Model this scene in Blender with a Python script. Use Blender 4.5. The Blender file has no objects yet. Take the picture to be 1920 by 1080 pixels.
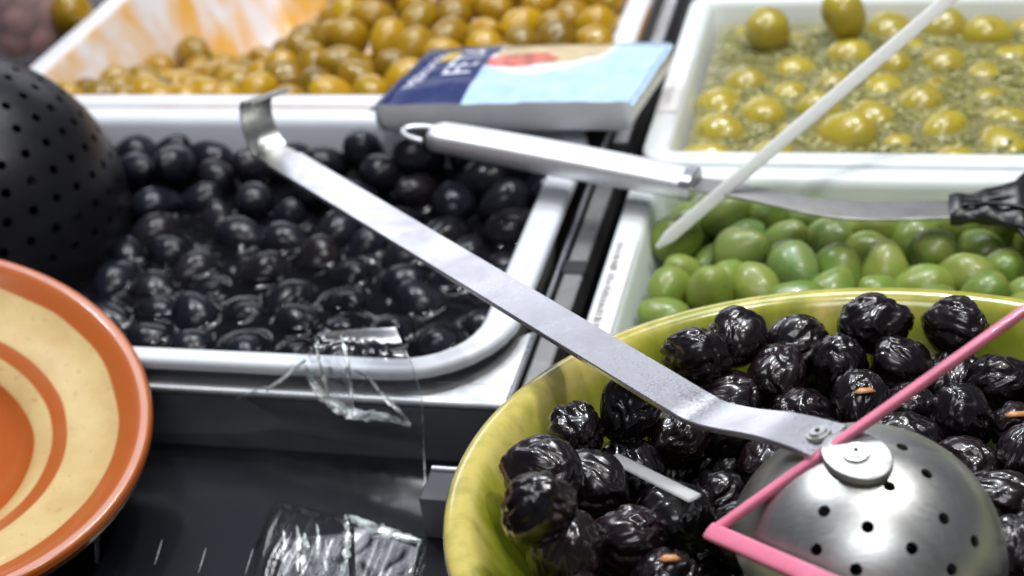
import bpy, bmesh, math, random
import numpy as np
from mathutils import Vector, Matrix, Quaternion, noise as mn

sc = bpy.context.scene
col = sc.collection
rnd = random.Random(7)
rng = np.random.default_rng(7)

# ------------------------------------------------------------------ camera
F_PX = 2793.0
CAM_R = np.array([[0.9685, -0.0322, 0.2468], [0.2243, 0.5428, -0.8094], [-0.1079, 0.8393, 0.5329]])
CAM_C = np.array([0.1777, -0.5828, 0.3837])
cd = bpy.data.cameras.new('camera'); cam = bpy.data.objects.new('camera', cd); col.objects.link(cam)
cd.sensor_width = 36.0; cd.lens = F_PX / 1920 * 36.0
cd.clip_start = 0.01; cd.clip_end = 50
Q = Matrix(CAM_R.tolist()).to_quaternion().to_matrix().to_4x4()
Q.translation = Vector(CAM_C); cam.matrix_world = Q
cd.dof.use_dof = True; cd.dof.focus_distance = 0.54; cd.dof.aperture_fstop = 9.0
sc.camera = cam
# ------------------------------------------------------------------ world and lamps
w = bpy.data.worlds.new('World'); sc.world = w; w.use_nodes = True
w.node_tree.nodes['Background'].inputs[0].default_value = (0.80, 0.86, 1.0, 1)
w.node_tree.nodes['Background'].inputs[1].default_value = 0.11
def area(name, loc, target, sx, sy, power, color=(1, 1, 1)):
    ld = bpy.data.lights.new(name, 'AREA'); ld.shape = 'RECTANGLE'; ld.size = sx; ld.size_y = sy
    ld.energy = power; ld.color = color
    o = bpy.data.objects.new(name, ld); col.objects.link(o); o.location = loc
    o.rotation_euler = (Vector(target) - Vector(loc)).to_track_quat('-Z', 'Y').to_euler()
    return o
area('canopy_light', (-0.1, 0.75, 1.5), (0.0, 0.05, 0), 1.3, 0.6, 14, (0.90, 0.94, 1.0))
area('handle_reflection_fill', (-0.85, 2.1, 0.66), (0.0, 0.0, 0), 1.7, 0.46, 7.0, (0.88, 0.90, 1.0))  # added unseen lamp behind the stall, for a bright reflection on the handle
area('front_fill', (0.3, -1.3, 1.9), (0.0, 0.1, 0), 1.2, 0.5, 12, (0.95, 0.96, 1.0))  # added fill behind the camera, lifts the surfaces that face it
area('stall_lamp', (0.55, 0.1, 1.15), (0.15, -0.05, 0), 0.07, 0.07, 4.6, (1.0, 0.98, 0.94))
area('stall_lamp', (0.10, 0.55, 1.25), (0.1, 0, 0), 0.05, 0.16, 5.0, (0.95, 0.98, 1.0))
area('stall_lamp', (-0.45, 0.25, 1.2), (-0.1, 0, 0), 0.07, 0.07, 4.0, (0.92, 0.95, 1.0))
area('stall_lamp', (0.30, -0.25, 1.35), (0.15, -0.15, 0), 0.05, 0.05, 3.0, (1.0, 0.98, 0.95))
sc.view_settings.view_transform = 'Standard'; sc.view_settings.look = 'None'
sc.view_settings.exposure = 0.0; sc.view_settings.gamma = 1.0
try:
    sc.cycles.max_bounces = 10; sc.cycles.transparent_max_bounces = 16
    sc.cycles.sample_clamp_indirect = 6
    sc.cycles.caustics_reflective = False; sc.cycles.caustics_refractive = False
except Exception: pass

# ------------------------------------------------------------------ helpers
def at(u, v, z):
    """pixel of the photograph -> point on the level z (metres)"""
    d = CAM_R @ np.array([u - 960, -(v - 540), -F_PX]); t = (z - CAM_C[2]) / d[2]
    return Vector(CAM_C + d * t)
def along(u, v, dist):
    d = CAM_R @ np.array([u - 960, -(v - 540), -F_PX]); d /= np.linalg.norm(d)
    return Vector(CAM_C + d * dist)
def link(name, me, mat, parent=None, smooth=True):
    o = bpy.data.objects.new(name, me); col.objects.link(o)
    if mat is not None and not me.materials: me.materials.append(mat)
    if smooth:
        me.polygons.foreach_set('use_smooth', [True] * len(me.polygons))
    if parent is not None: o.parent = parent
    return o
def mesh(name, v, f):
    me = bpy.data.meshes.new(name); me.from_pydata([tuple(map(float, p)) for p in v], [], [tuple(map(int, q)) for q in f]); me.update()
    return me
def fix_normals(me):
    bm = bmesh.new(); bm.from_mesh(me); bmesh.ops.remove_doubles(bm, verts=bm.verts, dist=1e-7)
    bmesh.ops.recalc_face_normals(bm, faces=bm.faces); bm.to_mesh(me); bm.free(); me.update(); return me
def tag(o, label=None, cat=None, group=None, kind=None):
    if label: o['label'] = label
    if cat: o['category'] = cat
    if group: o['group'] = group
    if kind: o['kind'] = kind
    return o
def empty(name, loc=(0, 0, 0)):
    o = bpy.data.objects.new(name, None); col.objects.link(o); o.location = loc; o.empty_display_size = 0.02
    return o
def put(o, parent):
    """parent keeping the world place (parents are unrotated empties)"""
    o.parent = parent; o.matrix_parent_inverse = Matrix.Translation(-Vector(parent.location)); return o
def bevel(o, w, seg=2, ang=30):
    m = o.modifiers.new('bevel', 'BEVEL'); m.width = w; m.segments = seg; m.limit_method = 'ANGLE'; m.angle_limit = math.radians(ang)
    return o
def autosmooth(me, ang=35):
    me.polygons.foreach_set('use_smooth', [True] * len(me.polygons))
    try: me.set_sharp_from_angle(angle=math.radians(ang))
    except Exception: pass
def box(name, x0, x1, y0, y1, z0, z1, mat, parent=None, bw=0.001):
    v = [(x, y, z) for z in (z0, z1) for y in (y0, y1) for x in (x0, x1)]
    f = [(0, 2, 3, 1), (4, 5, 7, 6), (0, 1, 5, 4), (2, 6, 7, 3), (0, 4, 6, 2), (1, 3, 7, 5)]
    o = link(name, mesh(name, v, f), mat, None, False)
    if parent is not None: put(o, parent)
    if bw: bevel(o, bw)
    return o
def lathe(profile, n=96, close=False):
    """profile: list of (r, z)"""
    v, f = [], []
    for r, z in profile:
        for i in range(n):
            a = 2 * math.pi * i / n; v.append((r * math.cos(a), r * math.sin(a), z))
    m = len(profile)
    for j in range(m - 1):
        for i in range(n):
            k = (i + 1) % n
            f.append((j * n + i, j * n + k, (j + 1) * n + k, (j + 1) * n + i))
    return v, f
def smooth_path(pts, n):
    """Catmull-Rom through points (any dimension)"""
    P = [np.array(p, float) for p in pts]; P = [2 * P[0] - P[1]] + P + [2 * P[-1] - P[-2]]
    out = []
    segs = len(P) - 3
    for k in range(n):
        t = k / (n - 1) * segs; i = min(int(t), segs - 1); t -= i
        a, b, c, d = P[i:i + 4]
        out.append(0.5 * (2 * b + (c - a) * t + (2 * a - 5 * b + 4 * c - d) * t * t + (3 * b - a - 3 * c + d) * t ** 3))
    return np.array(out)
def sweep(pts, sides, sec, caps=True):
    """pts (n,3); sides (n,3) cross direction; sec(i)-> list of (s,t) offsets along side and normal"""
    pts = np.asarray(pts); n = len(pts); v, f = [], []
    for i in range(n):
        tdir = pts[min(i + 1, n - 1)] - pts[max(i - 1, 0)]; tdir /= np.linalg.norm(tdir)
        s = np.array(sides[i], float); s -= s.dot(tdir) * tdir; s /= np.linalg.norm(s); nn = np.cross(tdir, s)
        ring = sec(i); m = len(ring)
        for a, b in ring: v.append(pts[i] + a * s + b * nn)
    for i in range(n - 1):
        for k in range(m):
            q = (k + 1) % m; f.append((i * m + k, i * m + q, (i + 1) * m + q, (i + 1) * m + k))
    if caps:
        f.append(tuple(range(m))[::-1]); f.append(tuple(range((n - 1) * m, n * m)))
    return fix_normals(mesh('sweep', v, f))
def round_section(hw, ht, k=20, p=2.0):
    out = []
    for i in range(k):
        a = 2 * math.pi * i / k; c, s = math.cos(a), math.sin(a)
        out.append((hw * math.copysign(abs(c) ** (2 / p), c), ht * math.copysign(abs(s) ** (2 / p), s)))
    return out
def tube(name, pts, r, mat, parent=None, k=14, n=None):
    P = smooth_path(pts, n) if n else np.array([tuple(p) for p in pts], float)
    t0 = P[1] - P[0]; up = np.array([0, 0, 1.0]); s = np.cross(t0, up)
    if np.linalg.norm(s) < 1e-9: s = np.array([1.0, 0, 0])
    me = sweep(P, [s] * len(P), lambda i: round_section(r, r, k)); o = link(name, me, mat)
    autosmooth(me)
    if parent is not None: put(o, parent)
    return o
def boolean_cut(o, cutter):
    m = o.modifiers.new('cut', 'BOOLEAN'); m.operation = 'DIFFERENCE'; m.solver = 'EXACT'; m.object = cutter
    bpy.context.view_layer.update(); dg = bpy.context.evaluated_depsgraph_get()
    me = bpy.data.meshes.new_from_object(o.evaluated_get(dg)); o.modifiers.clear(); o.data = me
    bpy.data.objects.remove(cutter); return o
def cyl_cutter(places, r_of, length):
    """one mesh of cylinders: places = [(centre, axis)]"""
    v, f = [], []
    for j, (c, ax) in enumerate(places):
        c = np.array(c); ax = np.array(ax) / np.linalg.norm(ax)
        a = np.cross(ax, [0.3, 0.2, 0.93]); a /= np.linalg.norm(a); b = np.cross(ax, a); r = r_of(j); k = 14; base = len(v)
        for e in (-1, 1):
            for i in range(k):
                t = 2 * math.pi * i / k; v.append(c + ax * e * length / 2 + r * (math.cos(t) * a + math.sin(t) * b))
        for i in range(k):
            q = (i + 1) % k; f.append((base + i, base + q, base + k + q, base + k + i))
        f.append(tuple(base + i for i in range(k))[::-1]); f.append(tuple(base + k + i for i in range(k)))
    return link('cutter', fix_normals(mesh('cutter', v, f)), None, smooth=False)

# ------------------------------------------------------------------ materials
class NB:
    def __init__(s, name):
        s.m = bpy.data.materials.new(name); s.m.use_nodes = True; s.t = s.m.node_tree; s.p = s.t.nodes['Principled BSDF']; s.out = s.t.nodes['Material Output']
    def n(s, typ, **kw):
        nd = s.t.nodes.new(typ)
        for k, v in kw.items():
            if k in nd.inputs: nd.inputs[k].default_value = v
            else: setattr(nd, k, v)
        return nd
    def l(s, a, b): s.t.links.new(a, b); return s
    def coord(s, kind='Object', scale=(1, 1, 1), rot=(0, 0, 0)):
        tc = s.n('ShaderNodeTexCoord'); mp = s.n('ShaderNodeMapping'); mp.inputs['Scale'].default_value = scale; mp.inputs['Rotation'].default_value = rot
        s.l(tc.outputs[kind], mp.inputs[0]); return mp.outputs[0]
    def noise(s, vec, scale, detail=3, rough=0.5, dist=0):
        nd = s.n('ShaderNodeTexNoise'); nd.inputs['Scale'].default_value = scale; nd.inputs['Detail'].default_value = detail
        nd.inputs['Roughness'].default_value = rough; nd.inputs['Distortion'].default_value = dist; s.l(vec, nd.inputs['Vector']); return nd.outputs[0]
    def ramp(s, fac, stops):
        r = s.n('ShaderNodeValToRGB'); el = r.color_ramp.elements
        while len(el) < len(stops): el.new(0.5)
        for e, (p, c) in zip(el, stops):
            e.position = p; e.color = (*c, 1) if len(c) == 3 else c
        s.l(fac, r.inputs[0]); return r.outputs[0]
    def mix(s, fac, a, b, blend='MIX'):
        m = s.n('ShaderNodeMix'); m.data_type = 'RGBA'; m.blend_type = blend
        for val, inp in ((fac, m.inputs[0]), (a, m.inputs[6]), (b, m.inputs[7])):
            if hasattr(val, 'is_output'): s.l(val, inp)
            elif isinstance(val, (int, float)): inp.default_value = val
            else: inp.default_value = (*val, 1)
        return m.outputs[2]
    def math(s, op, a, b=0.0, clamp=False):
        m = s.n('ShaderNodeMath'); m.operation = op; m.use_clamp = clamp
        for val, inp in ((a, m.inputs[0]), (b, m.inputs[1])):
            if hasattr(val, 'is_output'): s.l(val, inp)
            else: inp.default_value = val
        return m.outputs[0]
    def bump(s, h, strength=0.3, dist=0.001, normal=None):
        b = s.n('ShaderNodeBump'); b.inputs['Strength'].default_value = strength; b.inputs['Distance'].default_value = dist
        s.l(h, b.inputs['Height'])
        if normal is not None: s.l(normal, b.inputs['Normal'])
        return b.outputs[0]
    def set(s, **kw):
        for k, v in kw.items():
            k = k.replace('_', ' '); inp = s.p.inputs[k]
            if hasattr(v, 'is_output'): s.l(v, inp)
            elif isinstance(v, (tuple, list)) and len(v) == 3 and inp.type == 'RGBA': inp.default_value = (*v, 1)
            else: inp.default_value = v
        return s
M = {}
def white_plastic(name, tint=(0.80, 0.82, 0.84), stains=None):
    b = NB(name); c = b.coord()
    n = b.noise(c, 30, 4, 0.6)
    base = b.mix(b.ramp(n, [(0.35, (0, 0, 0)), (0.75, (1, 1, 1))]), tint, tuple(x * 0.93 for x in tint))
    sp = b.noise(c, 420, 2, 0.5)
    base = b.mix(b.ramp(sp, [(0.70, (0, 0, 0)), (0.76, (0.5, 0.5, 0.5))]), base, (0.42, 0.40, 0.33))
    if stains:
        cs = b.coord(scale=(1, 1, 0.75))
        s1 = b.noise(cs, 24, 4, 0.5, 0.3)
        geo = b.n('ShaderNodeNewGeometry'); sx = b.n('ShaderNodeSeparateXYZ'); b.l(geo.outputs['Position'], sx.inputs[0])
        below = b.math('GREATER_THAN', -0.0015, sx.outputs[2])
        st = b.ramp(s1, [(0.40, (0, 0, 0)), (0.52, (0.5, 0.5, 0.5)), (0.64, (0.95, 0.95, 0.95))])
        base = b.mix(b.math('MULTIPLY', st, below), base, stains)
    rough = b.math('ADD', b.math('MULTIPLY', b.noise(c, 90, 3), 0.25), 0.22)
    b.set(Base_Color=base, Roughness=rough, Specular_IOR_Level=0.5, Subsurface_Weight=0.08, Subsurface_Radius=(0.004, 0.004, 0.004), Subsurface_Scale=1.0)
    b.set(Normal=b.bump(b.noise(c, 160, 3), 0.06, 0.0006)); M[name] = b.m; return b.m
white_plastic('tray_white', (0.78, 0.81, 0.87))
white_plastic('tray_white_green', (0.76, 0.80, 0.80))
white_plastic('tray_white_stained', (0.80, 0.80, 0.84), (0.78, 0.40, 0.03))
def steel(name, base=(0.66, 0.66, 0.69), rough=0.26, grain=(1, 40, 1), dirt=0.25, rot=(0, 0, 0), bump=0.12):
    b = NB(name); c = b.coord(scale=grain, rot=rot); cc = b.coord()
    g = b.noise(c, 60, 5, 0.65); big = b.noise(cc, 45, 5, 0.65, 0.5); fine = b.noise(cc, 500, 3, 0.6)
    col_ = b.mix(b.ramp(big, [(0.45, (0, 0, 0)), (0.7, (dirt, dirt, dirt))]), base, (0.20, 0.18, 0.16))
    col_ = b.mix(b.ramp(fine, [(0.69, (0, 0, 0)), (0.80, (dirt * 0.7,) * 3)]), col_, (0.13, 0.12, 0.11))
    r = b.math('ADD', b.math('MULTIPLY', g, 0.22), b.math('ADD', b.math('MULTIPLY', big, 0.18), rough - 0.18))
    b.set(Base_Color=col_, Metallic=1.0, Roughness=r)
    b.set(Normal=b.bump(fine, 0.05, 0.0003, b.bump(g, bump, 0.0004))); M[name] = b.m; return b.m
steel('steel', (0.72, 0.72, 0.76), 0.28, (14, 14, 14), 0.30, bump=0.06)
steel('steel_dome', (0.70, 0.71, 0.69), 0.35, (4, 30, 4), 0.5, bump=0.10)
steel('steel_bright', (0.92, 0.93, 0.95), 0.46, (6, 6, 6), 0.03, bump=0.02)
steel('steel_tab', (0.42, 0.43, 0.43), 0.48, (8, 8, 8), 0.4, bump=0.06)
steel('steel_rail', (0.52, 0.51, 0.50), 0.32, dirt=0.5)
def simple(name, base, rough=0.4, var=0.0, nscale=40, bump=0.0, bscale=200, **kw):
    b = NB(name); c = b.coord()
    col_ = base
    if var: col_ = b.mix(b.ramp(b.noise(c, nscale, 5, 0.6), [(0.35, (0, 0, 0)), (0.7, (1, 1, 1))]), base, tuple(x * (1 - var) for x in base))
    b.set(Base_Color=col_, Roughness=b.math('ADD', b.math('MULTIPLY', b.noise(c, nscale * 2, 4), 0.2), rough - 0.1))
    if bump: b.set(Normal=b.bump(b.noise(c, bscale, 4), bump, 0.0008))
    b.set(**kw); M[name] = b.m; return b.m
simple('black_plastic', (0.008, 0.008, 0.011), 0.38, 0.3, 60, 0.10, 350, Specular_IOR_Level=0.3)
simple('black_nylon', (0.014, 0.015, 0.017), 0.30, 0.3, 60, 0.35, 160)
simple('dark_gap', (0.02, 0.02, 0.022), 0.7, 0.3)
simple('pink_plastic', (0.93, 0.27, 0.42), 0.26, 0.25, 90, 0.15, 160, Subsurface_Weight=0.5, Subsurface_Radius=(0.006, 0.003, 0.003), Coat_Weight=0.4)
simple('pale_plastic', (0.93, 0.96, 0.90), 0.25, 0.06, 60, 0.1, 300, Subsurface_Weight=1.0, Subsurface_Radius=(0.012, 0.012, 0.012), Subsurface_Scale=1.0)
simple('white_stick', (0.93, 0.95, 0.90), 0.4, 0.06, 60, 0.1, 200, Subsurface_Weight=1.0, Subsurface_Radius=(0.01, 0.01, 0.01), Subsurface_Scale=1.0)
simple('paper', (0.78, 0.76, 0.76), 0.6, 0.06, 60)
simple('ink', (0.16, 0.15, 0.16), 0.6)
simple('white_ink', (0.80, 0.81, 0.92), 0.35)
simple('yellow_ink', (0.70, 0.47, 0.02), 0.35, 0.2, 90)
simple('carrot', (0.70, 0.30, 0.11), 0.3, 0.4, 300)
# dark steel front of the counter
b = NB('dark_steel'); c = b.coord(scale=(1, 30, 30)); cc = b.coord()
g = b.noise(c, 25, 5, 0.6); sm = b.noise(cc, 14, 5, 0.6, 0.6)
b.set(Base_Color=b.mix(sm, (0.09, 0.095, 0.105), (0.17, 0.18, 0.20)), Metallic=0.2,
      Roughness=b.math('ADD', b.math('MULTIPLY', sm, 0.3), b.math('ADD', b.math('MULTIPLY', g, 0.2), 0.30)))
b.set(Normal=b.bump(g, 0.15, 0.0004)); M['dark_steel'] = b.m
b = NB('dark_counter'); cc = b.coord(); c = b.coord(scale=(1, 22, 1))
sm = b.noise(cc, 11, 5, 0.6, 0.8); g = b.noise(c, 30, 4)
b.set(Base_Color=b.mix(sm, (0.005, 0.0055, 0.008), (0.016, 0.018, 0.024)), Roughness=b.math('ADD', b.math('MULTIPLY', sm, 0.35), 0.34), Specular_IOR_Level=0.12)
b.set(Normal=b.bump(g, 0.04, 0.0004)); M['dark_counter'] = b.m
# olives
def olive_mat(name, stops, rough=0.3, sss=0.12, coat=0.3, blotch=(0.3, 0.2, 0.1), bf=0.35, bump=0.15, bscale=260, spots=0.0, spec=0.5):
    b = NB(name); oi = b.n('ShaderNodeObjectInfo'); c = b.coord()
    ofs = b.n('ShaderNodeVectorMath'); ofs.operation = 'ADD'; b.l(c, ofs.inputs[0])
    cr = b.n('ShaderNodeCombineXYZ'); b.l(b.math('MULTIPLY', oi.outputs['Random'], 37.0), cr.inputs[0]); b.l(cr.outputs[0], ofs.inputs[1])
    v = ofs.outputs[0]
    base = b.ramp(oi.outputs['Random'], stops)
    n1 = b.noise(v, 110, 5, 0.6, 0.4)
    base = b.mix(b.ramp(n1, [(0.42, (0, 0, 0)), (0.70, (bf, bf, bf))]), base, blotch)
    if spots:
        n2 = b.noise(v, 700, 2, 0.5); base = b.mix(b.ramp(n2, [(0.62, (0, 0, 0)), (0.70, (spots,) * 3)]), base, tuple(x * 0.4 for x in blotch))
    b.set(Base_Color=base, Roughness=b.math('ADD', b.math('MULTIPLY', n1, 0.25), rough - 0.12), Subsurface_Weight=sss, Subsurface_Radius=(0.006, 0.004, 0.002), Subsurface_Scale=0.6,
          Coat_Weight=coat, Coat_Roughness=0.12, Specular_IOR_Level=spec)
    b.set(Normal=b.bump(b.noise(v, bscale, 4, 0.6), bump, 0.0008)); M[name] = b.m; return b.m
olive_mat('olive_black', [(0, (0.005, 0.006, 0.011)), (0.5, (0.008, 0.009, 0.016)), (0.9, (0.011, 0.011, 0.017)), (1, (0.016, 0.012, 0.013))], 0.25, 0.0, 0.10, (0.016, 0.015, 0.021), 0.5, 0.14, spec=0.30)
olive_mat('olive_wrinkled', [(0, (0.004, 0.003, 0.004)), (0.6, (0.006, 0.004, 0.005)), (0.85, (0.010, 0.004, 0.006)), (1, (0.011, 0.005, 0.006))], 0.27, 0.0, 0.55, (0.012, 0.004, 0.007), 0.5, 0.05, 260, spec=0.4)
olive_mat('olive_yellow', [(0, (0.22, 0.14, 0.002)), (0.35, (0.42, 0.24, 0.003)), (0.7, (0.50, 0.31, 0.004)), (1, (0.16, 0.10, 0.002))], 0.30, 0.15, 0.3, (0.46, 0.20, 0.01), 0.5, 0.12)
olive_mat('olive_herb', [(0, (0.40, 0.34, 0.030)), (0.5, (0.47, 0.38, 0.035)), (1, (0.36, 0.30, 0.035))], 0.26, 0.2, 0.5, (0.30, 0.20, 0.03), 0.5, 0.12, spots=0.4)
olive_mat('olive_green', [(0, (0.12, 0.22, 0.035)), (0.35, (0.18, 0.28, 0.045)), (0.7, (0.26, 0.32, 0.055)), (1, (0.14, 0.25, 0.075))], 0.36, 0.15, 0.2, (0.26, 0.24, 0.05), 0.6, 0.12, spots=0.45)
olive_mat('olive_mixed', [(0, (0.78, 0.40, 0.36)), (0.5, (0.66, 0.34, 0.32)), (1, (0.50, 0.36, 0.24))], 0.3, 0.1, 0.3, (0.30, 0.14, 0.11), 0.6)
# brines
def brine(name, colr, alpha, rough, bumps=0.2, bscale=90):
    b = NB(name); c = b.coord(); n = b.noise(c, 50, 5, 0.6)
    colv = b.mix(n, colr, tuple(x * 0.55 for x in colr))
    b.set(Base_Color=colv, Roughness=rough, IOR=1.36, Normal=b.bump(b.noise(c, bscale, 3), bumps, 0.001))
    b.set(Alpha=b.math('ADD', b.math('MULTIPLY', n, 0.25), alpha - 0.12)); M[name] = b.m
brine('brine_dark', (0.007, 0.007, 0.010), 0.93, 0.06, 0.25, 120)
brine('brine_herb', (0.42, 0.40, 0.17), 0.58, 0.10, 0.3, 120)
# glazed bowl
b = NB('green_glaze'); c = b.coord(scale=(1, 1, 0.6)); tcn = b.n('ShaderNodeTexCoord'); sx = b.n('ShaderNodeSeparateXYZ'); b.l(tcn.outputs['Object'], sx.inputs[0])
n1 = b.noise(c, 16, 4, 0.55, 0.5); n2 = b.noise(c, 60, 4, 0.6)
zr = b.math('ADD', b.math('MULTIPLY', sx.outputs[2], 20.0), b.math('SUBTRACT', b.math('MULTIPLY', n1, 1.9), 0.38))   # glaze breaks yellow at the lip
base = b.ramp(zr, [(0.0, (0.11, 0.14, 0.008)), (0.32, (0.19, 0.225, 0.012)), (0.56, (0.40, 0.39, 0.045)), (0.72, (0.62, 0.52, 0.14))])
base = b.mix(b.ramp(n2, [(0.48, (0, 0, 0)), (0.70, (0.5, 0.5, 0.5))]), base, (0.14, 0.18, 0.010))
b.set(Base_Color=base, Roughness=0.22, Coat_Weight=0.7, Coat_Roughness=0.08, Normal=b.bump(b.noise(c, 70, 3), 0.12, 0.001)); M['green_glaze'] = b.m
# terracotta with cream slip rings (ring boundaries wobble as hand painting does)
b = NB('terracotta'); c = b.coord(); sx = b.n('ShaderNodeSeparateXYZ'); b.l(c, sx.inputs[0])
rad = b.math('SQRT', b.math('ADD', b.math('MULTIPLY', sx.outputs[0], sx.outputs[0]), b.math('MULTIPLY', sx.outputs[1], sx.outputs[1])))
wob = b.math('MULTIPLY', b.math('SUBTRACT', b.noise(c, 14, 2), 0.5), 0.006)
rr = b.math('DIVIDE', b.math('ADD', rad, wob), 0.1087)
r_ = b.n('ShaderNodeValToRGB'); r_.color_ramp.interpolation = 'LINEAR'
OR, CR = (0.46, 0.105, 0.016, 1), (0.70, 0.54, 0.25, 1)
stops = [(0, OR), (0.52, OR), (0.526, CR), (0.592, CR), (0.60, OR), (0.655, OR), (0.662, CR), (0.862, CR), (0.868, OR), (1.0, OR)]
el = r_.color_ramp.elements
while len(el) < len(stops): el.new(0.5)
for e, (p, cc_) in zip(el, stops): e.position = p; e.color = cc_
b.l(rr, r_.inputs[0])
inner = b.n('ShaderNodeNewGeometry'); 
up = b.math('GREATER_THAN', sx.outputs[2], -0.055)
mott = b.noise(c, 40, 5, 0.6)
base = b.mix(b.ramp(mott, [(0.4, (0, 0, 0)), (0.75, (0.35, 0.35, 0.35))]), r_.outputs[0], (0.40, 0.14, 0.03))
base = b.mix(b.ramp(b.noise(c, 260, 3, 0.6), [(0.62, (0, 0, 0)), (0.72, (0.35, 0.35, 0.35))]), base, (0.30, 0.13, 0.04))
b.set(Base_Color=base, Roughness=b.math('ADD', b.math('MULTIPLY', b.noise(c, 90, 3), 0.2), 0.24), Coat_Weight=0.5, Coat_Roughness=0.12, Normal=b.bump(b.noise(c, 120, 3), 0.08, 0.0008)); M['terracotta'] = b.m
simple('terracotta_out', (0.33, 0.10, 0.03), 0.35, 0.4, 60, 0.2, 120, Coat_Weight=0.3)
# clear film
b = NB('clear_film'); c = b.coord()
tr = b.n('ShaderNodeBsdfTransparent'); gl = b.n('ShaderNodeBsdfGlossy'); gl.inputs['Roughness'].default_value = 0.15
tr.inputs[0].default_value = (0.93, 0.95, 0.96, 1)
lw = b.n('ShaderNodeLayerWeight'); lw.inputs[0].default_value = 0.12

mx = b.n('ShaderNodeMixShader'); b.l(b.math('ADD', b.math('MULTIPLY', lw.outputs['Fresnel'], 0.9), 0.05, True), mx.inputs[0]); b.l(tr.outputs[0], mx.inputs[1]); b.l(gl.outputs[0], mx.inputs[2])
b.l(mx.outputs[0], b.out.inputs[0]); M['clear_film'] = b.m
b = NB('film_highlight')  # whitish colour that paints the highlights along creases of the film
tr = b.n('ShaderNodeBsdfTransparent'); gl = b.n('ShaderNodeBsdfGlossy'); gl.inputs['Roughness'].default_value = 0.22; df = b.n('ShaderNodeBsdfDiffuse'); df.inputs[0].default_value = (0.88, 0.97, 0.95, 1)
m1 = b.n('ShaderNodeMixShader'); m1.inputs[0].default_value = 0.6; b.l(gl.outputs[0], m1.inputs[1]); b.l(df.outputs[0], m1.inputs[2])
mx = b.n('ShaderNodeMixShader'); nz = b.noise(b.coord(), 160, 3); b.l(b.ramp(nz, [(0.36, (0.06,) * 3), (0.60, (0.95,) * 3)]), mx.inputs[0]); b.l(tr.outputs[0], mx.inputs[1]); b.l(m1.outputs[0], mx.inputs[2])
b.l(mx.outputs[0], b.out.inputs[0]); M['film_highlight'] = b.m
b = NB('film_sheen')  # patchy lavender white, paints light reflected off flat folds of the film
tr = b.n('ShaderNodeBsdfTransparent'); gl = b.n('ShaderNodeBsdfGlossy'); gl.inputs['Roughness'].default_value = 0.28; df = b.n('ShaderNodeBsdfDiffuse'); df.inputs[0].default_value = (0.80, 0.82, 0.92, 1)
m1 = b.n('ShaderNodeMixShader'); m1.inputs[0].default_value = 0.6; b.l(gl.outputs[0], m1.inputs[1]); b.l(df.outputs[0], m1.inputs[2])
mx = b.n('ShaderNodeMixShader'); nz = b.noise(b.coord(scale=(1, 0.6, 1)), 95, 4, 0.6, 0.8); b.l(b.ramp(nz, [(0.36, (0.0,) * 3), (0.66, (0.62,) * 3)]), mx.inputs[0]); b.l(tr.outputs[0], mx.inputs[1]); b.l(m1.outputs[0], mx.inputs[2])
b.l(mx.outputs[0], b.out.inputs[0]); M['film_sheen'] = b.m
# clear cup
b = NB('cup_plastic'); c = b.coord()
b.set(Base_Color=(0.80, 0.66, 0.66), Roughness=0.35, Alpha=0.35); M['cup_plastic'] = b.m
# herbs
b = NB('herb_leaf'); geo = b.n('ShaderNodeNewGeometry')
b.set(Base_Color=b.ramp(geo.outputs['Random Per Island'], [(0, (0.09, 0.10, 0.02)), (0.4, (0.22, 0.22, 0.05)), (0.75, (0.38, 0.35, 0.10)), (1, (0.58, 0.54, 0.28))]), Roughness=0.4); M['herb_leaf'] = b.m

# ------------------------------------------------------------------ setting: counter and dividers
Z_COUNTER = -0.047
tag(box('counter', -1.2, 1.2, -0.9, -0.0755, Z_COUNTER - 0.03, Z_COUNTER, M['dark_counter'], None, 0.0), kind='structure')
tag(box('counter_well', -1.2, 1.2, -0.063, 1.2, -0.16, -0.14, M['dark_gap'], None, 0.0), kind='structure')
cf = empty('counter_front', (0, -0.075, -0.13)); tag(cf, kind='structure')
box('front_panel', -1.2, 0.012, -0.0750, -0.064, -0.13, -0.0165, M['dark_steel'], cf, 0.0012)
box('front_panel', 0.046, 1.2, -0.0750, -0.064, -0.13, -0.0165, M['dark_steel'], cf, 0.0012)
# steel frame that carries the trays: a flat lip with a rolled bright edge
fr = empty('tray_frame', (0, -0.08, -0.016)); tag(fr, 'thin steel frame lip running along the front of the black olive tray', 'frame')
box('lip', -0.6, 0.0125, -0.0735, -0.0612, -0.016, -0.0125, M['steel_bright'], fr, 0.0008)
cpv = [(-0.0425, -0.0612, -0.0126), (0.0125, -0.0612, -0.0126), (0.0125, -0.0192, -0.0126), (-0.0425, -0.0612, -0.0158), (0.0125, -0.0612, -0.0158), (0.0125, -0.0192, -0.0158)]
put(link('corner_plate', mesh('corner_plate', cpv, [(0, 1, 2), (5, 4, 3), (0, 3, 4, 1), (1, 4, 5, 2), (2, 5, 3, 0)]), M['steel_bright'], smooth=False), fr)
tube('rolled_edge', [(-0.6, -0.0748, -0.0140), (0.0125, -0.0748, -0.0140)], 0.0019, M['steel_bright'], fr)
tube('rolled_edge', [(0.0135, -0.0748, -0.0140), (0.0135, 0.9, -0.0140)], 0.0017, M['steel'], fr)
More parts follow.
